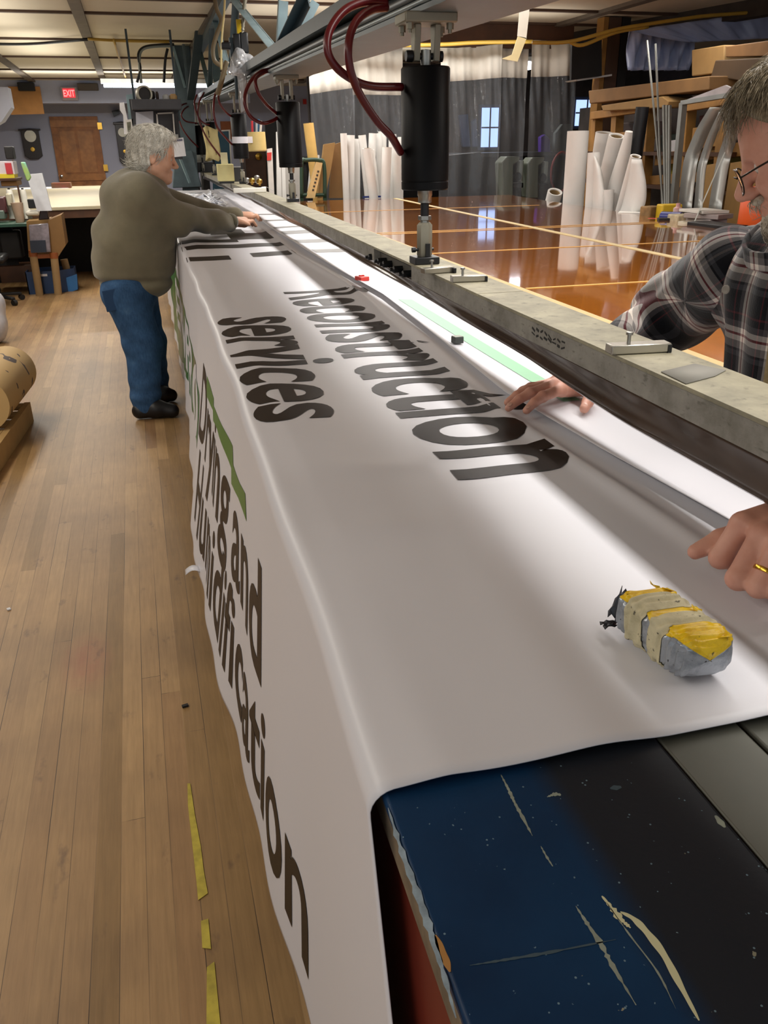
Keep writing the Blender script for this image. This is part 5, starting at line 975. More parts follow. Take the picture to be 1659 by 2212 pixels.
PQ_ = PQ([(83, 476), (87, 446), (93, 439), (100, 444), (106, 474)], gy0 + .02, .1); T1(PQ_, 'dark_case', mat('maroon_black', '#241014', .4), 'dark maroon case with rounded top at the green table corner', 'case', bevel=.01)
T1(PB(55, 456, 84, 467, yt, .25), 'fabric_heap', mat('pale_fabric', '#c9c4b8', .9, var=.2), 'pale folded cloth on the sewing table', 'cloth', bevel=.02)
sm = thing('sewing_machine', 'dark red and cream sewing machine head at the left edge', 'sewing machine', tuple(at(8, 472, y=yt))); PB(-30, 425, 14, 462, yt, .15).build('arm', mat('maroon_metal', '#4a2426', .4), sm, bevel=.02); PB(13, 418, 26, 446, yt + .02, .12).build('face_plate', mat('cream_metal', '#b5ae98', .4), sm, bevel=.015); PB(-30, 455, 10, 474, yt - .02, .2).build('bed', mat('green_grey_metal', '#5a6a60', .4), sm, bevel=.01)
T1(PQ([(57, 377), (91, 374), (112, 455), (80, 456)], 10.2, .04), 'foam_board', mat('foam_white', '#cfd2d8', .6), 'tall white foam board leaning behind the black bin', 'board')
T1(PQ([(44, 350), (54, 350), (67, 383), (63, 391), (57, 390)], 9.8, .05), 'feather_duster', mat('teal_feather', '#6fb6b4', .8, col2='#9ab868', vscale=9), 'teal and lime cloth hanging in front of the foam board', 'cloth', bevel=.01)
bx = thing('product_box', 'open white box with yellow base and red print at the left edge', 'box', tuple(at(10, 386, y=9.6))); PB(-30, 349, 30, 377, 9.6, .3).build('sleeve', mat('box_white', '#cfc6cc', .6), bx); PB(-30, 376, 31, 385, 9.59, .3).build('yellow_base', mat('box_yellow', '#d9c52c', .6), bx); PB(12, 352, 26, 376, 9.585, .01).build('red_print', mat('box_red', '#b8343c', .6), bx)
T1(PB(2, 391, 37, 402, 9.5, .4), 'cardboard_tray', M_CARD, 'shallow cardboard tray below the white and yellow box', 'tray', bevel=.005)
T1(PB(10, 316, 28, 344, 9.6, .2), 'speaker', M_DARK, 'small black box on the upper left shelf', 'speaker', bevel=.01)
T1(PB(-30, 386, 36, 391, 9.45, .5), 'wall_shelf', M_DKWOOD, 'dark shelf board at the left edge above the sewing table', 'shelf'); MB_ = MB().b2((at(36, 400, y=10.5)[0], 10.5, GZ), (at(39, 400, y=10.5)[0], 10.56, at(36, 345, y=10.5)[2])); T1(MB_, 'shelf_post', M_DKWOOD, 'thin dark post standing on the sewing table beside the foam board', 'post')
# box stand on cardboard tube legs
by = at(120, 636, z=0)[1]; bs = thing('box_stand', 'cardboard box on brown tube legs beside the sewing table', 'stand', tuple(at(110, 636, z=0)))
for (u0, v0, u1, v1, dy) in ((72, 552, 86, 638, 0), (117, 556, 126, 636, 0), (138, 560, 148, 570, .4)):
    b_ = at(u1, v1, z=0) if dy == 0 else at(120, 636, z=0) + np.array((.16, .4, 0)); b_[2] = 0; t_ = at(u0, v0, y=b_[1]); MB().tube([b_, t_], .042, 16).build('tube_leg', mat('tube_card', '#9a7d55', .8), bs)
    if dy == 0: MB().tube([t_ - (t_ - b_) * .02, t_ + (t_ - b_) * .13], .045, 16).build('leg_cap', mat('red_brown_wood', '#8a4a1d', .6, var=.2), bs)
PQ([(104, 476), (132, 464), (142, 530), (122, 560), (106, 548)], by - .02, .42).build('box', M_CARD, bs); PQ([(57, 478), (106, 474), (111, 552), (62, 556)], by + .02, .4).build('front_panel', mat('card_front', '#8a6a3e', .8), bs); PB(70, 549, 124, 558, by - .01, .4).build('shelf_rail', mat('red_brown_wood', '#8a4a1d', .6, var=.2), bs)  # front panel in a cardboard tone slightly paler than the box
T1(PQ([(62, 486), (104, 482), (110, 545), (66, 547)], by - .06, .03), 'parts_bag', mat('bag_plastic', '#7f7880', .15, var=.35, vscale=14), 'clear bag of grey parts hung on the box stand', 'bag', bevel=.01); T1(PQ([(64, 520), (98, 519), (100, 545), (68, 546)], by - .075, .01), 'dark_label_bag', mat('dark_blue_pack', '#222c3c', .4), 'dark blue packet low on the box stand', 'packet')
b_ = at(115, 637, z=0); bb = thing('blue_box', 'open dark blue printed box on the floor behind the tube legs', 'box', tuple(b_)); zb2 = at(115, 588, y=b_[1])[2]; xl, xr = at(66, 632, z=0)[0], at(166, 632, z=0)[0]; y2 = b_[1] + .12
mb = MB(); mb.b2((xl, y2, 0), (xr - .18, y2 + .01, zb2)); mb.prism([(xr - .18, y2, 0), (xr, y2 + .16, 0), (xr, y2 + .16, zb2), (xr - .18, y2, zb2)], (0, .01, 0)); mb.b2((xl, y2, 0), (xl + .01, y2 + .4, zb2)); mb.b2((xl, y2 + .39, 0), (xr, y2 + .4, zb2)); mb.b2((xr - .01, y2 + .16, 0), (xr, y2 + .4, zb2)); mb.build('carton', mat('navy_carton', '#1e3a63', .5, var=.3, vscale=5), bb)
PQ([(143, 600), (166, 592), (168, 625), (146, 634)], y2 + .07, .006).build('blue_panel', mat('mid_blue_print', '#2f6fae', .5), bb); PB(88, 592, 102, 597, y2 - .012, .008).build('white_print', MATS['paper_white'], bb)
T1(MB().tube([at(152, 556, z=.15), at(178, 536, z=.16) + np.array((.12, .25, 0))], [.12, .15], 18), 'rolled_sack', mat('white_sack', '#b6aea2', .8, var=.15), 'rolled white sack lying under the far table', 'sack')
ch = thing('office_chair', 'black swivel chair base at the left edge of the floor', 'chair', tuple(at(-6, 640, z=0))); cc = at(-20, 636, z=.10)
for k in range(5):
    a = .55 + k * 1.2566; e = cc + np.array((.33 * math.cos(a), .33 * math.sin(a), -.03)); MB().bar(cc, e, .05, .03).build('base_arm', M_BLACK, ch, bevel=.008); MB().lathe([(.0, -.02), (.03, -.02), (.03, .02), (0, .02)], (e[0], e[1], .031), (math.sin(a), -math.cos(a), 0), 16).build('caster', M_BLACK, ch)
MB().tube([cc, cc + np.array((0, 0, .34))], .03, 12).build('gas_lift', M_BLACK, ch); MB().box(cc + np.array((0, 0, .37)), (.46, .46, .07)).build('seat', M_BLACK, ch, bevel=.03)
tag(blob('plastic_bag', [('ell', at(-10, 700, z=.16), (.10, .12, .16), None, .03), ('ell', at(-6, 655, z=.33), (.07, .09, .10), None, .05)], .014, mat('white_bag', '#d5d2d6', .35, var=.15, vscale=12, col2='#b8bcc8'), disp=lambda V: .012 * vnoise(V, 30, 33)), 'white plastic bag with red bottom at the left edge of the floor', 'bag')
# kraft roll on a pallet
pl = thing('pallet', 'pale wooden pallet under the kraft paper roll at left', 'pallet', tuple(at(20, 930, z=0)))
q0, q1 = at(66, 868, z=.12), at(-40, 1015, z=.12); dv = (q0 - q1) / np.linalg.norm(q0 - q1); nv = np.array((-dv[1], dv[0], 0))
MB().bar((q1[0] + nv[0] * .02, q1[1] + nv[1] * .02, .06), (q0[0] + nv[0] * .02, q0[1] + nv[1] * .02, .06), .035, .118).build('stringer', mat('pallet_wood', '#b08f5c', .75, var=.15), pl, smooth=False)
for k in range(5): c_ = q0 - dv * (.06 + .17 * k); MB().bar((c_[0] + nv[0] * .04, c_[1] + nv[1] * .04, .11), (c_[0] + nv[0] * .8, c_[1] + nv[1] * .8, .11), .09, .018).build('slat', mat('pallet_wood', '#b08f5c', .75, var=.15), pl, smooth=False)
MB().bar((q1[0] + nv[0] * .78, q1[1] + nv[1] * .78, .05), (q0[0] + nv[0] * .78, q0[1] + nv[1] * .78, .05), .035, .10).build('stringer', mat('pallet_wood', '#b08f5c', .75, var=.15), pl, smooth=False)
def kraftprint():
    t = NT('printed_kraft'); v = t.coord('Object', (1, 1, 1)); w = t.n('ShaderNodeTexWave', wave_type='BANDS', bands_direction='DIAGONAL'); t.l(v, w.inputs['Vector']); w.inputs['Scale'].default_value = 2.2; w.inputs['Distortion'].default_value = 6; w.inputs['Detail'].default_value = 1; w.inputs['Detail Scale'].default_value = 2.5
    k = t.math('MULTIPLY', t.math('GREATER_THAN', w.outputs['Fac'], .93), t.math('GREATER_THAN', t.noise(v, 9, 2), .5)); t.base(t.mix(k, '#c3a26c', '#4a3b36')); t.b.inputs['Roughness'].default_value = .7; return t.m
ka = at(22, 800, z=.275); kb = ka - dv * .75; ka = ka + dv * .02
kr = thing('kraft_roll', 'printed kraft paper roll lying on the pallet at left', 'paper roll', (ka[0], ka[1], .12)); MB().tube([kb, kb + dv * .001, ka - dv * .03, ka - dv * .008, ka], [.13, .153, .153, .145, .12], 40).build('paper', kraftprint(), kr, ang=60); MB().tube([ka + dv * .0005, ka + dv * .012], .04, 16).build('core', M_DARK, kr)
# floor tape and litter
M_YT = mat('yellow_floor_tape', '#b3a13a', .7, var=.25, vscale=30)
for i, (L, R, lb) in enumerate((([(405, 1693), (406, 1740), (416, 1830), (424, 1900), (428, 1945)], [(411, 1693), (421, 1760), (434, 1830), (440, 1880), (449, 1930)], 'longest worn yellow tape strip on the floor by the banner'), ([(434, 1990), (437, 2048)], [(450, 1985), (456, 2050)], 'short worn yellow tape scrap in the middle of the tape line'), ([(447, 2090), (446, 2212), (447, 2300)], [(463, 2078), (476, 2212), (480, 2300)], 'worn yellow tape strip nearest the camera'))):
    for_ = R; P = [at(u, v, z=.0012) for u, v in L] + [at(u, v, z=.0012) for u, v in reversed(R)]; T1(MB().prism(list(reversed(P)), (0, 0, .0012)), 'floor_tape', M_YT, lb, 'tape', 'yellow tape on the floor', smooth=False)
p = at(19, 1316, z=.002); T1(MB().box((p[0], p[1], .003), (.012, .014, .004), (0, 0, .4)), 'paper_chip', MATS['paper_white'], 'tiny white paper chip on the floor at left', 'litter')
p = at(400, 1525, z=.003); T1(MB().box((p[0], p[1], .004), (.018, .010, .006), (0, 0, .2)), 'dark_chip', M_DARK, 'tiny dark chip on the floor beside the banner', 'litter')
# --- plastic curtain
CY = 9.7
def curtain_mat():
    return clear('clear_curtain', '#f4f6fa', .05, .93)
M_CURT = curtain_mat(); M_CVINYL = mat('curtain_white_top', '#e2ded4', .55, var=.05)
def pane(label, u0, u1, vt0, vt1, vb0, vb1, seed, y=CY):
    t = thing('plastic_curtain', label, 'curtain', (at((u0 + u1) / 2, 200, y=y)[0], y, .05), 'clear plastic curtain panels with white tops'); n = 110; xs = np.linspace(at(u0, 200, y=y)[0], at(u1, 200, y=y)[0], n); ztop = np.linspace(at(u0, vt0, y=y)[2], at(u1, vt1, y=y)[2], n); zb = np.linspace(at(u0, vb0, y=y)[2], at(u1, vb1, y=y)[2], n)
    f = lambda x, z: y + .045 * np.sin((x - xs[0]) * 9 + seed + .5 * z) + .02 * np.sin((x - xs[0]) * 23 + seed * 2 - z) + .011 * np.sin((x - xs[0]) * 61 + seed * 5 + 7 * z) * np.exp(-((z - 2.15) / .5) ** 2)
    G = [[(x, f(x, zt), min(zt, CEIL - .01)) for x, zt in zip(xs, ztop)], [(x, f(x, (a + b) / 2), (min(a, CEIL - .01) + b) / 2) for x, a, b in zip(xs, ztop, zb)], [(x, f(x, b), b) for x, b in zip(xs, zb)]]; MB().grid(G).build('white_top', M_CVINYL, t, ang=180, solid=.003)
    G = [[(x, f(x, b * (1 - q) + .05 * q), b * (1 - q) + .05 * q) for x, b in zip(xs, zb)] for q in np.linspace(0, 1, 24)]; MB().grid(G).build('clear_sheet', M_CURT, t, ang=180)
pane('curtain panel at the far left with a bright slanted white top', 671, 764, 165, 120, 203, 190, 1.0); pane('wide curtain panel left of the nearest cylinder', 762, 872, 100, 97, 205, 205, 2.2, CY + .1); pane('curtain panel just right of the nearest cylinder', 948, 1080, 106, 96, 178, 168, 3.1); pane('narrow curtain panel in the middle right', 1078, 1140, 95, 92, 167, 168, 4.4, CY + .08); pane('rightmost curtain panel beside the dark board', 1146, 1240, 85, 92, 166, 164, 5.2)
zr_ = at(1080, 96, y=CY)[2] - .03; T1(MB().b2((at(668, 100, y=CY)[0], CY + .05, zr_), (at(1242, 100, y=CY)[0], CY + .11, CEIL - .002)), 'curtain_rail', M_DKWOOD, 'dark timber rail along the ceiling carrying the plastic curtain', 'rail')
# room behind the curtain
wk = thing('machine_bench', 'long dark bench behind the plastic curtain', 'bench', (4.2, 12.4, 0)); zt_ = at(1050, 330, y=12.2)[2]
MB().b2((2.2, 12.0, zt_ - .05), (7.0, 12.9, zt_)).build('bench_top', mat('grey_bench', '#4a4c52', .4), wk)
for x_ in (2.4, 4.6, 6.8): MB().b2((x_ - .05, 12.1, 0), (x_ + .05, 12.8, zt_ - .05)).build('leg', M_DARK, wk)
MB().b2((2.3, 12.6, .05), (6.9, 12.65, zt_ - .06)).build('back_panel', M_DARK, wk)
def mach(u0, v0, u1, v1, y, lb):
    t = thing('sewing_machine', lb, 'sewing machine', tuple(at((u0 + u1) / 2, v1, y=y)), 'grey green machines behind the curtain'); w = u1 - u0; h = v1 - v0; m = mat('hammer_green', '#7f8577', .4, var=.06)
    PQ([(u0, v0 + h * .15), (u0 + w * .25, v0), (u0 + w * .85, v0), (u0 + w * .8, v0 + h * .12), (u0 + w * .55, v0 + h * .2), (u0 + w * .52, v1), (u0 + w * .05, v1)], y, .25).build('column', m, t, bevel=.015); PB(u0 + w * .82, v0 + h * .1, u1, v0 + h * .62, y + .03, .12).build('needle_head', mat('grey_green_light', '#9aa095', .4), t, bevel=.01); PB(u0 + w * .52, v0 + h * .66, u1, v0 + h * .78, y + .02, .2).build('bed', M_DARK, t, bevel=.01); c_ = at(u0 + w * .7, v0 + h * .5, y=y - .01); MB().lathe([(.05, 0), (.06, .02), (.05, .04), (0, .04)], c_, (0, -1, 0), 18).build('hand_wheel', M_BLACK, t)
    MB().b2((at(u0 + w * .1, v1, y=y)[0], y + .05, 0), (at(u0 + w * .5, v1, y=y)[0], y + .2, at(u0, v1, y=y)[2])).build('pedestal', M_DARK, t)
mach(1084, 338, 1131, 425, 11.2, 'left grey green sewing machine seen through the curtain'); mach(1140, 340, 1184, 428, 11.2, 'right grey green sewing machine seen through the curtain')
T1(PQ([(965, 335), (1040, 328), (1056, 400), (972, 405)], 11.6, .3, fl=400), 'dark_machine', mat('dark_machine', '#1a1e26', .3, var=.3), 'dark machine hood under the left partition window', 'machine', bevel=.02)
T1(PQ([(992, 248), (1012, 246), (1018, 318), (1000, 318)], PY - .11, .1), 'blue_cloth', mat('blue_cloth', '#59688c', .8), 'grey blue cloth hanging left of the window', 'cloth', bevel=.02); T1(PQ([(1020, 262), (1030, 255), (1034, 318), (1022, 318)], PY - .11, .1), 'blue_cloth', MATS['blue_cloth'], 'narrow grey blue cloth right beside the window', 'cloth', bevel=.02)
T1(PQ([(1200, 288), (1216, 268), (1238, 268), (1236, 332), (1198, 332)], 12.1, .08), 'grey_sheet', mat('grey_panel', '#5d6260', .7), 'slanted grey panel standing on the bench behind the curtain', 'panel')
T1(PQ([(1168, 296), (1178, 290), (1188, 300), (1190, 331), (1168, 331)], 12.1, .1), 'purple_box', mat('purple_pack', '#4a2a8a', .5), 'purple and blue packet on the bench behind the curtain', 'packet', bevel=.01)
c_ = at(1212, 372, y=11.8); T1(MB().tube([c_ + np.array((.16 * math.cos(a), 0, .27 * math.sin(a))) for a in np.linspace(.6, 5.2, 22)], .018, 8), 'red_hoop', mat('red_enamel', '#8a1f1c', .4), 'red curved hoop frame behind the white rolls', 'hoop', ang=180); MB().tube([c_ + np.array((.09, 0, -.22)), np.array((c_[0] + .09, c_[1], 0))], .02, 8).build('stand', MATS['red_enamel'], bpy.data.objects['red_hoop'])
# --- things standing along the far side of the layout table
def roll(name, ut, vt, ub, vb, rpx, y, m, label, cat, group, lean=True):
    t_ = at(ut, vt, y=y); b_ = at(ub, vb, y=y); d_ = t_ - b_; k_ = b_[2] / max(1e-6, d_[2]) if d_[2] > 0 else 0; b0 = b_ - d_ * k_; b0[2] = 0.0; r_ = at(ut + rpx, vt, y=y)[0] - t_[0]; ax = (t_ - b0); L = np.linalg.norm(ax)
    b0 = b0 + np.array((0, 0, abs(ax[0]) / L * r_)); t = thing(name, label, cat, tuple(b0), group); ax = t_ - b0; ax /= np.linalg.norm(ax); L = np.linalg.norm(t_ - b0)
    MB().lathe([(r_ * .55, .004), (r_, 0), (r_, L), (r_ * .6, L - .001), (r_ * .58, L - .03), (0, L - .03)], b0, tuple(ax), 24).build('roll_body', m, t); MB().lathe([(r_ * .57, L - .028), (r_ * .57, L + .001), (r_ * .5, L + .001), (r_ * .5, L - .028)], b0, tuple(ax), 20).build('core', mat('core_card', '#8f7752', .8), t); return t
rolls = [(757, 292, 757, 425, 9), (770, 300, 770, 425, 8), (782, 292, 795, 420, 8), (792, 320, 806, 422, 10), (805, 288, 800, 424, 8), (818, 288, 822, 424, 7), (826, 284, 824, 424, 9), (836, 318, 832, 424, 10), (848, 290, 846, 424, 8), (856, 312, 858, 424, 9), (866, 296, 864, 424, 7), (800, 324, 812, 424, 9), (742, 288, 748, 425, 7)]
wl = ['white paper roll, %s of the bundle' % w for w in ('third from the left', 'fourth from the left, half hidden', 'tilting right near the middle', 'short and wide, front middle', 'slim, behind the middle', 'slim, right of the middle', 'tallest, right of the middle', 'short and wide, right front', 'slim, second from the right', 'wide, near the cylinder', 'slim, at the right end', 'front roll leaning right', 'at the left end')]
for (ut, vt, ub, vb, r_), lb, k in zip(rolls, wl, range(99)): roll('paper_roll', ut, vt, ub, vb, r_, 8.99 + .11 * (2, 3, 2, 0, 3, 4, 5, 0, 3, 1, 4, 1, 1)[k], M_WHITE, lb, 'paper roll', 'white paper rolls behind the far table end')
T1(PB(784, 423, 835, 427, 8.98, .012), 'blue_band', mat('blue_tape', '#1b2f6e', .5), 'blue tape band round the foot of the white roll bundle', 'band')
roll('cream_roll', 666, 266, 676, 345, 11, 9.2, mat('cream_roll', '#c9a45e', .7), 'tall cream paper roll left of the curtain', 'paper roll', None)
for pts, y, m, lb in ((((700, 312), (724, 308), (716, 360), (702, 428), (686, 428)), 9.0, M_CARDL, 'leaning pale cardboard piece behind the hand truck'), (((722, 312), (748, 304), (750, 330), (745, 428), (712, 428), (716, 360)), 9.15, M_CARD, 'large brown cardboard piece right of the pale one'), (((672, 338), (690, 335), (692, 428), (665, 428)), 9.3, M_WHITE, 'white board behind the pale cardboard'), (((683, 350), (697, 352), (680, 428), (662, 428)), 8.9, mat('tan_card', '#c9ad78', .8), 'tan lettered cardboard strip leaning on the hand truck')):
    P = [at(u, v, y=y) for u, v in pts]; T1(PQ(pts, y, .05), 'cardboard_piece', m, lb, 'cardboard', 'cardboard by the hand truck')
mk = MB()
for k in range(6): u, v = 686 - k * 2.2, 368 + k * 8; PQ([(u, v), (u + 4, v + 1), (u + 3, v + 5), (u - 1, v + 4)], 8.895, .003, mk)
mk.build('pen_mark', mat('marker_ink', '#3a3630', .8), bpy.data.objects['cardboard_piece.003'])
ht_ = thing('hand_truck', 'dark green hand truck standing behind the far table end', 'hand truck', tuple(at(680, 430, y=8.95))); GR = mat('dark_green_paint', '#1f3a2a', .4)
MB().tube(spline([at(u, v, y=8.93) for u, v in ((652, 428), (652, 352), (660, 346), (688, 346), (700, 356), (702, 428))], 6), .02, 10).build('frame', GR, ht_, ang=180); MB().tube([at(652, 421, y=8.93), at(702, 421, y=8.93)], .018, 8).build('crossbar', GR, ht_); zf = at(652, 428, y=8.93)[2]
for u in (652, 702): x_ = at(u, 428, y=8.93)[0]; MB().tube([(x_, 8.93, zf), (x_, 8.93, .06)], .02, 8).build('upright', GR, ht_); MB().lathe([(0, -.03), (.11, -.03), (.11, .03), (0, .03)], (x_, 9.0, .111), (1, 0, 0), 20).build('wheel', M_BLACK, ht_)
MB().b2((at(652, 428, y=8.9)[0], 8.68, .02), (at(702, 428, y=8.9)[0], 8.93, .03)).build('toe_plate', GR, ht_)
for pts, y, nm, m, lb in ((((597, 285), (605, 283), (601, 428), (588, 428)), 9.4, 'white_board', M_WHITE, 'tall white slat left of the second cylinder'), (((607, 296), (614, 292), (612, 428), (602, 428)), 9.45, 'white_board', M_WHITE, 'white slat just behind the second cylinder'), (((612, 340), (650, 345), (652, 440), (610, 440)), 9.6, 'grey_board', mat('grey_board', '#a39e98', .7), 'broad grey board behind the second cylinder foot'), (((577, 322), (588, 320), (586, 380), (576, 380)), 9.5, 'white_red_board', mat('red_white_pack', '#d6cec6', .6), 'narrow white board with red label left of the white slats')):
    P = [at(u, v, y=y) for u, v in pts]; o = T1(PQ(pts, y, .04, fl=380), nm, m, lb, 'board')
PQ([(577, 330), (587, 329), (586, 346), (577, 347)], 9.49, .008).build('red_label', mat('red_plastic', '#c4342c', .4), bpy.data.objects['white_red_board'])
T1(PB(532, 322, 592, 420, 13.5, .6), 'brown_cabinet', M_DKWOOD, 'dark brown wooden cabinet behind the third cylinder', 'cabinet', bevel=.01); c_ = at(558, 338, y=13.48); MB().lathe([(.02, 0), (.05, .03), (.05, .06), (0, .08)], c_, (0, -1, 0), 14).build('knob', M_BRASS, bpy.data.objects['brown_cabinet'])
x0_, x1_ = at(532, 400, y=13.5)[0], at(592, 400, y=13.5)[0]; MB().b2((x0_, 13.5, 0), (x1_, 14.1, at(560, 419, y=13.5)[2])).build('plinth', M_DKWOOD, bpy.data.objects['brown_cabinet'])
tl = thing('teal_board', 'teal board with a white edge left of the third cylinder', 'board', tuple(at(490, 370, y=14.2))); PQ([(455, 283), (496, 280), (500, 372), (450, 372)], 14.2, .04, fl=372).build('panel', mat('teal_paint', '#24495c', .6), tl); PQ([(478, 281), (497, 280), (502, 372), (499, 372), (494, 283), (478, 284)], 14.19, .02).build('white_edge', MATS['white_frame'], tl)
T1(PB(478, 262, 500, 300, WY - .1, .1), 'wood_sheet', mat('red_brown_wood', '#8a4a1d', .6, var=.2), 'brown wooden panel above the teal board', 'panel')
tc = thing('tool_pot', 'cream pot of brushes and tools taped to the third cylinder', 'pot', tuple(at(555, 328, y=8.6))); c0 = at(556, 327, y=8.45); h_ = at(556, 285, y=8.45)[2] - c0[2]; r_ = .085; MB().lathe([(r_ * .95, 0), (r_ * 1.05, .01), (r_, h_), (r_ * .94, h_), (r_ * .9, .02)], c0, (0, 0, 1), 24).build('pot', mat('cream_pot', '#cfb878', .5), tc)
cyl_ = MW((.785, 8.25, 1.57)); MB().bar((cyl_[0], cyl_[1], c0[2] + h_ * .6), (c0[0], 8.45, c0[2] + h_ * .6), .02, .055).build('tape_wrap', MATS['clear_tape'], tc)
for k, (du, c1) in enumerate(((-12, '#b8323a'), (-7, '#3d4a5c'), (-2, '#aab0b4'), (3, '#2f5a7a'), (8, '#d8d4cc'))): e = at(556 + du, 283 - 22 - 4 * (k % 2), y=8.45); MB().tube([(c0[0] + du * .003, 8.45 + .02 * (k % 2), c0[2] + .05), (e[0], 8.45 + .02 * (k % 2), e[2])], .011, 8).build('tool', mat('tool_%s' % 'abcde'[k], c1, .5), tc)
T1(PQ([(572, 262), (602, 262), (602, 330), (572, 330)], 13.2, .1, fl=330), 'black_board', M_DARK, 'black board behind the second and third cylinders', 'board'); T1(PB(655, 214, 662, 225, WY - .06, .05), 'call_point', mat('red_plastic', '#c4342c', .4), 'small red call point on the far wall', 'call point')
T1(PQ([(428, 285), (446, 285), (446, 350), (428, 350)], 13.4, .25, fl=350), 'dark_reel_case', M_DARK, 'dark case behind the hoses of the fourth cylinder', 'case', bevel=.03); c_ = at(418, 305, y=13.2); T1(MB().lathe([(.0, .02), (.22, .02), (.27, -.02), (.30, -.06), (.27, -.05), (.2, -.01)], c_, (-.4, -1, .1), 32), 'clear_dish', mat('dish_plastic', '#8d908e', .2), 'grey round dish beside the end post', 'dish', ang=60); MB().b2((c_[0] - .03, 13.24, 0), (c_[0] + .03, 13.3, c_[2])).build('stand', M_DARK, bpy.data.objects['clear_dish'])
# right side: bench with clutter, rack, rolls
def atr(u, v, d): r = ray(u, v); t = (2.9996 + d) / (r[0] - .098 * r[1]); return EYE + r * t
RV = np.array((.098, 1, 0)); RV /= np.linalg.norm(RV)   # runs along the table edge, away from the camera
def RQ(pts, d, dep, mb=None): mb = mb or MB(); return mb.prism([atr(u, v, d) for u, v in pts], (dep * RV[1], -dep * RV[0], 0))
sb = thing('side_bench', 'narrow bench along the right edge of the glossy table', 'bench', tuple(atr(1500, 480, .3) * np.array((1, 1, 0)))); a_, b_ = atr(1345, 462, .03), atr(1640, 508, .03)
mb = MB(); e_ = np.array((RV[1], -RV[0], 0)) * .42; a_[2] = b_[2] = .93; b_ = b_ - RV * .3; mb.prism([b_, a_, a_ + e_, b_ + e_], (0, 0, .04)); mb.build('bench_top', M_DKWOOD, sb, smooth=False)
for q in (a_, b_, a_ + e_, b_ + e_): q = q + (np.array((a_ + b_ + e_) / 2) - q) * .04; MB().b2((q[0] - .03, q[1] - .03, 0), (q[0] + .03, q[1] + .03, .93)).build('leg', M_DKWOOD, sb)
BZ = .971
def put(u, v, d, dims, name, m, label, cat, rz=0.0, kind='box', group=None, z=BZ):
    p = atr(u, v, d); rz -= .1; c = (p[0], p[1], z + dims[2] / 2)
    if kind == 'box': o = MB().box(c, dims, (0, 0, rz)).build(name, m, bevel=min(dims) * .1)
    elif kind == 'cyl': o = MB().lathe([(dims[0] / 2 * .9, 0), (dims[0] / 2, .004), (dims[0] / 2, dims[2] * .75), (dims[0] / 4, dims[2] * .82), (dims[0] / 4, dims[2])], (p[0], p[1], z), (0, 0, 1), 18).build(name, m)
    elif kind == 'lie': o = MB().lathe([(dims[0] / 2 * .8, 0), (dims[0] / 2, .006), (dims[0] / 2, dims[1] - .01), (dims[0] / 2 * .5, dims[1])], (p[0], p[1], z + dims[0] / 2), (math.cos(rz), math.sin(rz), 0), 18).build(name, m)
    else: o = MB().lathe([(dims[0] * .3, 0), (dims[0] / 2, 0), (dims[0] / 2, dims[2]), (dims[0] * .3, dims[2]), (dims[0] * .3, 0)], (p[0], p[1], z), (0, 0, 1), 28).build(name, m)
    return tag(o, label, cat, group)
put(1446, 446, .26, (.16, .1, .11), 'yellow_carton', mat('yellow_carton', '#c9a617', .5), 'yellow carton at the foot of the steel rods', 'carton')
put(1464, 452, .2, (.06, .06, .13), 'glue_bottle', mat('red_white_bottle', '#c25a56', .4, col2='#d8d0cc', vscale=14), 'red and white bottle beside the yellow carton', 'bottle', kind='cyl'); put(1428, 462, .1, (.075, .16, .075), 'spray_can', mat('blue_can', '#27307a', .35), 'blue spray can lying on the bench', 'can', rz=-.9, kind='lie')
put(1490, 480, .07, (.15, .15, .04), 'tape_roll', mat('cream_tape_roll', '#cbc5b0', .5), 'cream tape roll lying at the bench edge', 'tape', kind='ring'); put(1548, 492, .11, (.40, .16, .05), 'black_case', M_BLACK, 'long black case at the near end of the bench', 'case', rz=-1.45)
for k, (u, v, dm, rz, c1, lb) in enumerate(((1525, 478, (.22, .16, .055), -1.3, '#b3a8a4', 'thick grey book under the paper pile'), (1530, 466, (.26, .18, .03), -1.1, '#9c8f8c', 'mauve book in the middle of the paper pile'), (1520, 456, (.28, .2, .018), -1.5, '#d0ccc4', 'white magazine on top of the paper pile'))): put(u, v, .22, dm, 'book', mat('book_%s' % 'abc'[k], c1, .6), lb, 'book', rz, group='books on the bench', z=BZ + (0, .057, .089)[k])
put(1395, 470, .06, (.30, .13, .012), 'white_paper', MATS['white_paper'], 'white paper strip at the far end of the bench', 'paper', rz=-.7); put(1370, 463, .16, (.24, .15, .035), 'white_paper', MATS['white_paper'], 'folded white paper behind the strip on the bench', 'paper', rz=-.5); put(1405, 460, .18, (.13, .1, .09), 'brown_bundle', mat('brown_bundle', '#8a6c45', .8, var=.3, vscale=20), 'brown wrapped bundle on the bench', 'bundle', rz=.4); put(1447, 471, .07, (.16, .07, .045), 'black_pouch', M_DARK, 'black pouch beside the cream tape roll', 'pouch', rz=-.3)
put(1478, 462, .14, (.17, .15, .07), 'twine_ball', mat('cream_twine', '#b7aa8c', .9, var=.25, vscale=30), 'tangled cream twine heap on the bench', 'twine'); put(1415, 473, .05, (.10, .05, .03), 'cutter', mat('red_plastic', '#c4342c', .4, var=.1), 'small red handled cutter on the bench', 'cutter', rz=-.6)
M_ALU = mat('aluminium_sheet', '#9c9d9a', .38, .7, var=.05)
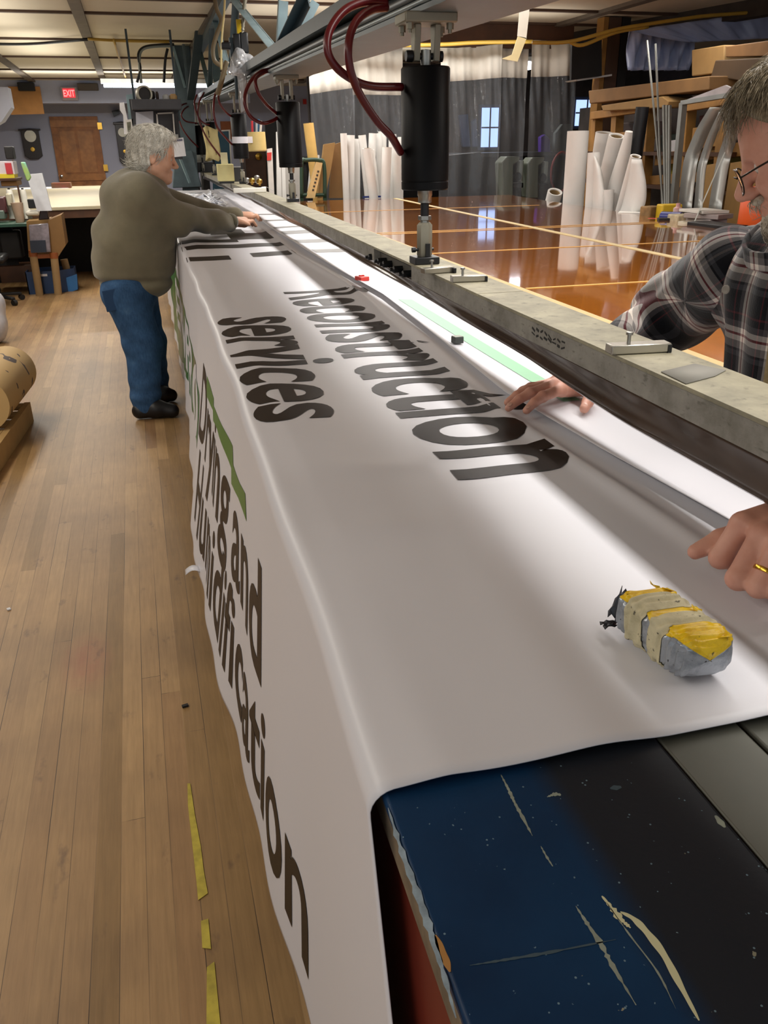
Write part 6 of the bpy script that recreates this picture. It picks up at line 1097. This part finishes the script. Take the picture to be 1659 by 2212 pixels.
for pts, w_, lb in ((((1548, 232), (1522, 275), (1504, 315), (1493, 345), (1486, 390), (1480, 442)), 15, 'widest curved aluminium strip leaning on the rack'), (((1562, 242), (1540, 290), (1524, 335), (1515, 370), (1509, 442)), 9, 'narrow curved aluminium strip beside the widest one'), (((1600, 245), (1578, 300), (1566, 335), (1558, 370), (1546, 442)), 14, 'curved aluminium strip nearest the bearded man')):
    cs = spline(pts, 6); G = []
    for i, q in enumerate(cs): dd = .42 + .12 * math.sin(i / len(cs) * 3.1); G.append([atr(q[0] - w_, q[1], dd), atr(q[0] + w_, q[1], dd)])
    lo_ = G[-1]; G.append([np.array((p[0], p[1], BZ + .001)) for p in lo_]); T1(MB().grid(G), 'aluminium_strip', M_ALU, lb, 'metal strip', 'curved aluminium strips', ang=12, solid=.004)
rl = MB().bar(atr(1497, 486, .05), atr(1564, 333, .42), .036, .006, up=(RV[1], -RV[0], .2)); T1(rl, 'yardstick', mat('pale_ruler', '#c9cfc8', .5, var=.06), 'long pale measuring stick leaning on the rack', 'ruler', smooth=False)
# timber rack
rk = thing('timber_rack', 'tall pine timber rack along the right wall', 'rack', tuple(atr(1400, 470, .8) * np.array((1, 1, 0))))
def post(u0, v0, u1, v1, d, th=.09, m=M_WOODP, nm='upright'):
    a, b = atr(u0, v0, d), atr(u1, v1, d); b2_ = np.array((b[0] + (b[0] - a[0]) * .0, b[1], 0.0)); MB().bar(a, b2_, th, th, up=(1, 0, 0)).build(nm, m, rk, smooth=False, bevel=.004)
for u, v in ((1335, 240), (1290, 252), (1404, 232), (1489, 232), (1572, 222), (1640, 205)): post(u, v, u, 400, .85)
for (u0, v0, u1, v1, d, w_) in ((1280, 250, 1400, 232, .80, .07), (1478, 232, 1640, 204, .80, .07), (1500, 300, 1580, 288, .84, .16), (1300, 300, 1400, 288, .84, .07), (1420, 345, 1640, 318, .9, .10), (1280, 400, 1640, 372, .9, .08)): MB().bar(atr(u0, v0, d), atr(u1, v1, d), .05, w_).build('rail', M_WOODP, rk, smooth=False, bevel=.004)
for (u0, v0, u1, v1, d, m) in ((1515, 358, 1566, 350, .78, mat('ply_panel', '#b58c52', .6, var=.1)), (1578, 352, 1640, 342, .78, MATS.get('ply_panel'))):
    a, b = atr(u0, v0, d), atr(u1, v1, d); mb = MB(); mb.prism([(a[0], a[1], .3), (b[0], b[1], .3), b, a], (.015, 0, 0)); mb.build('ply_panel', m or MATS['ply_panel'], rk, smooth=False)
bk = MB(); bk.prism([atr(1255, 205, 1.5) * np.array((1, 1, 0)), atr(1760, 205, 1.5) * np.array((1, 1, 0)), atr(1760, 205, 1.5) * np.array((1, 1, 0)) + np.array((0, 0, 1.9)), atr(1255, 205, 1.5) * np.array((1, 1, 0)) + np.array((0, 0, 1.9))], (.03, 0, 0)); bk.build('back_board', mat('dark_boards', '#3c3230', .8, var=.35, vscale=3), rk, smooth=False)
for (u0, v0, u1, v1, d) in ((1290, 345, 1640, 310, 1.05), (1290, 410, 1640, 385, 1.05)):
    a, b = atr(u0, v0, d), atr(u1, v1, d); a[2] = b[2] = (a[2] + b[2]) / 2; MB().bar(a, b, .5, .03).build('shelf', M_DKWOOD, rk, smooth=False)
for (u0, v0, u1, v1, d, c1, nm, lb) in ((1425, 292, 1470, 340, 1.0, '#1d2b24', 'green_case', 'dark green case on the rack behind the steel rods'), (1345, 265, 1372, 300, 1.1, '#3a2622', 'brown_bin', 'brown bin on the rack behind the black roll'), (1505, 335, 1560, 352, 1.0, '#77651f', 'olive_box', 'olive box on the rack behind the aluminium strips'), (1440, 345, 1470, 385, 1.0, '#a89422', 'yellow_bin', 'dull yellow bin low on the rack'), (1510, 250, 1560, 285, 1.1, '#5a2a26', 'maroon_bin', 'maroon bin on the upper rack'), (1585, 245, 1640, 300, 1.1, '#4a3428', 'brown_box', 'brown box on the upper rack behind the man')):
    T1(RQ([(u0, v0), (u1, v0 - (u1 - u0) * .1), (u1, v1), (u0, v1)], d, .3), nm, mat(nm, c1, .6, var=.15), lb, 'box', bevel=.01)
tg = RQ([(1446, 304), (1460, 302), (1458, 338), (1447, 338)], .97, .01); T1(tg, 'price_tag', MATS['paper_white'], 'white hang tag in front of the dark green case', 'tag')
# rods, frame, boxes above
for k, (u0, v0, u1, v1) in enumerate(((1398, 88, 1441, 424), (1416, 95, 1437, 424), (1434, 228, 1443, 424), (1441, 228, 1447, 424), (1447, 228, 1450, 424))): a, b = atr(u0, v0, .34), atr(u1, v1, .30); b = b + (b - a) * 0; b[2] = BZ + .001; T1(MB().tube([a, b], .008 if k < 2 else .013, 10), 'steel_rod', mat('dull_steel_rod', '#6f706c', .4, .7), ('leftmost and tallest thin steel rod', 'second tall thin steel rod', 'left short steel tube of the three', 'middle short steel tube of the three', 'right short steel tube of the three')[k] + ' above the yellow carton', 'rod', 'steel rods standing on the bench')
gf = thing('display_stand', 'grey metal display frame with folded sheet on top', 'stand', tuple(atr(1470, 430, .62) * np.array((1, 1, 0)))); a, b = atr(1476, 222, .6), atr(1464, 430, .6); MB().bar(a, (b[0], b[1], 0), .045, .045, up=(1, 0, 0)).build('leg', mat('grey_tube', '#8b8f8e', .4, .4), gf); MB().bar(a, atr(1580, 205, .6), .05, .03).build('top_rail', mat('grey_tube', '#8b8f8e', .4, .4), gf); RQ([(1476, 218), (1566, 184), (1600, 200), (1500, 222)], .58, .02).build('folded_sheet', mat('lilac_sheet', '#a8a2a6', .6), gf)
def rbox(pts, d, dep, m, lb, nm='cardboard_box'): return T1(RQ(pts, d, dep), nm, m, lb, 'box', 'cardboard boxes on the rack', bevel=.008)
rbox([(1271, 196), (1531, 164), (1532, 194), (1273, 224)], .74, .32, M_CARD, 'very long flat cardboard box along the top of the rack'); rbox([(1298, 228), (1430, 208), (1444, 218), (1440, 232), (1302, 240)], .70, .28, M_CARDL, 'open pale cardboard box under the long one'); rbox([(1494, 108), (1564, 97), (1564, 156), (1494, 165)], .95, .4, M_CARDL, 'square pale cardboard box on top of the rack'); rbox([(1567, 100), (1700, 82), (1700, 120), (1567, 124)], .95, .4, mat('brown_card', '#7a5730', .8), 'upper brown cardboard box behind the man'); rbox([(1545, 130), (1700, 122), (1700, 190), (1535, 165)], .9, .4, mat('dark_card', '#4a3722', .8), 'dark open cardboard box under the upper brown one')
# white rolls by the glossy table
wr_ = [(1249, 283, 1237, 455, 17, .22, 'tallest white roll, leftmost of the group at the table edge'), (1305, 286, 1282, 440, 14, .58, 'white roll behind, second from the left'), (1333, 294, 1300, 430, 14, .40, 'white roll leaning right beside the slim cone'), (1283, 330, 1276, 458, 10, .16, 'short slim white roll with loose flap in front'), (1374, 338, 1340, 462, 10, .24, 'white roll with wide loose flap, rightmost of the group'), (1200, 416, 1194, 440, 11, .30, 'shortest white roll, at the left end'), (1315, 410, 1312, 460, 9, .20, 'short white roll half hidden in the middle')]
def rollr(ut, vt, ub, vb, rpx, d, m, lb, nm='white_roll', grp='white rolls at the glossy table edge'):
    t_, b_ = atr(ut, vt, d), atr(ub, vb, d); d_ = t_ - b_; b0 = b_ - d_ * (b_[2] / d_[2]); r_ = np.linalg.norm(atr(ut + rpx, vt, d) - t_) * .55; ax = t_ - b0; ax /= np.linalg.norm(ax); b0[2] = math.sqrt(max(0, 1 - ax[2] ** 2)) * r_; L = np.linalg.norm(t_ - b0); t = thing(nm, lb, 'roll', tuple(b0), grp)
    MB().lathe([(r_ * .6, 0), (r_, 0), (r_, L), (r_ * .75, L - .002), (r_ * .72, L - .05), (0, L - .05)], b0, tuple(ax), 28).build('roll_body', m, t); MB().lathe([(r_ * .70, L - .048), (r_ * .70, L - .01), (r_ * .62, L - .01), (r_ * .62, L - .048)], b0, tuple(ax), 24).build('core', MATS['core_card'], t); return t, t_, b0, ax, r_, L
for q in wr_: rollr(*q[:6], M_WHITE, q[6])
rollr(1388, 231, 1372, 350, 12, .6, mat('black_vinyl_roll', '#17181b', .3), 'tall black roll leaning among the white ones')
c_t, c_b = atr(1359, 284, .32), atr(1322, 460, .32); d_ = c_t - c_b; b0 = c_b - d_ * (c_b[2] / d_[2]); b0[2] = .03; T1(MB().tube([b0, b0 + (c_t - b0) * .3, b0 + (c_t - b0) * .75, c_t], [.10, .10, .075, .03], 24), 'white_cone_roll', M_WHITE, 'slim white roll tapering to a point beside the black roll', 'roll', 'white rolls at the glossy table edge')
for nm, pts, d in (('white_roll.003', ((1288, 338), (1300, 372), (1306, 420), (1306, 458)), .17), ('white_roll.004', ((1386, 344), (1396, 400), (1394, 440), (1380, 462)), .22)):
    o_ = bpy.data.objects[nm]; cs = spline([np.array(p, float) for p in pts], 5); u_in = [1280 if '3' in nm else 1362, 1276 if '3' in nm else 1335]; G = []
    for i, q in enumerate(cs):
        t = i / (len(cs) - 1); u0 = u_in[0] + (u_in[1] - u_in[0]) * t; G.append([atr(u0 + (q[0] - u0) * k, q[1], d - .05 * math.sin(k * 3.1)) for k in np.linspace(0, 1, 7)])
    bt = G[-1]; G.append([np.array((p[0], p[1], .5)) for p in bt]); MB().grid(G).build('loose_flap', M_WHITE, o_, ang=180, solid=.003)
# top right: dark board, posts, tarpaulin
T1(PQ([(1236, 90), (1300, 86), (1300, 164), (1234, 173)], 8.9, .04), 'black_screen', M_DARK, 'black panel hanging right of the plastic curtain', 'panel'); T1(PQ([(1244, 172), (1322, 160), (1322, 164), (1248, 175)], 8.95, .25), 'white_tray', MATS['lamp_white'], 'thin white tray edge under the black panel', 'tray')
for u0, u1, m, lb in ((1299, 1309, M_WOODP, 'pale timber stud right of the black panel'), (1310, 1336, mat('brown_stud', '#4c3526', .7), 'brown timber post right of the pale stud'), (1338, 1356, M_DARK, 'dark timber post left of the blue sheet')): a, b = at(u0, 120, y=9.1), at(u1, 120, y=9.1); T1(MB().b2((a[0], 9.1, 0), (b[0], 9.25, CEIL - .01)), 'timber_post', m, lb, 'post', 'timber posts by the curtain', smooth=False)
def tarp(pts4, n, y, lb, amp=.05):
    (a, b, c, d) = [at(u, v, y=y) for u, v in pts4]; G = [[(a + (b - a) * i / n) * (1 - j / 10) + (d + (c - d) * i / n) * j / 10 + np.array((0, amp * math.sin(i * .9 + j * .35) + amp * .5 * math.sin(i * 2.1), 0)) for i in range(n + 1)] for j in range(11)]; return T1(MB().grid(G), 'plastic_sheet', mat('blue_white_sheet', '#9aa5c8', .35, var=.06), lb, 'plastic sheet', ang=180, solid=.003)
tarp(((1362, 64), (1504, 58), (1492, 152), (1354, 152)), 40, 8.6, 'bluish white plastic sheet hanging above the long cardboard box'); tarp(((1360, 66), (1680, 20), (1680, 82), (1480, 92)), 30, 8.2, 'bluish plastic sheet stretched under the ceiling at right', .02)
for pts, y, lb in ((((1150, 92), (1230, 90), (1330, 64), (1400, 52), (1480, 40), (1540, 33), (1700, 22)), 7.9, 'upper yellow cable along the dark joist'), (((1232, 92), (1260, 97), (1330, 70), (1400, 58)), 7.95, 'sagging yellow cable below the upper one')): T1(MB().tube(spline([at(u, v, y=y) for u, v in pts], 6), .016, 8), 'yellow_cable', MATS['yellow_cable'], lb, 'cable', ang=180)
T1(MB().tube(spline([at(u, v, y=9.3) for u, v in ((770, 100), (870, 98), (960, 96), (1030, 92), (1150, 90))], 6), .02, 8), 'yellow_cable', MATS['yellow_cable'], 'yellow cable along the top of the plastic curtain', 'cable', ang=180)
hs = thing('tape_streamer', 'cream masking tape strip dangling from the ceiling above the glossy table', 'tape', tuple(at(1095, 133, y=4.2))); PQ([(1119, 78), (1138, 82), (1118, 133), (1084, 127), (1106, 118)], 4.2, .004).build('paper_end', mat('masking_paper', '#c9b98c', .7), hs); PQ([(1128, -20), (1146, -20), (1143, 30), (1137, 84), (1118, 78), (1122, 30)], 4.2, .004).build('clear_end', mat('cloudy_tape', '#cfc9bb', .12), hs)
c_ = at(1640, 455, y=3.6); T1(MB().lathe([(.08, -.14), (.09, -.12), (.09, .04), (.05, .1), (.03, .1), (.03, .13), (0, .13)], atr(1628, 465, .30) * np.array((1, 1, 0)) + np.array((0, 0, 1.11)), (0, 0, 1), 24), 'orange_jug', mat('orange_plastic', '#e0591a', .45, var=.05), 'bright orange jug behind the bearded man', 'jug')
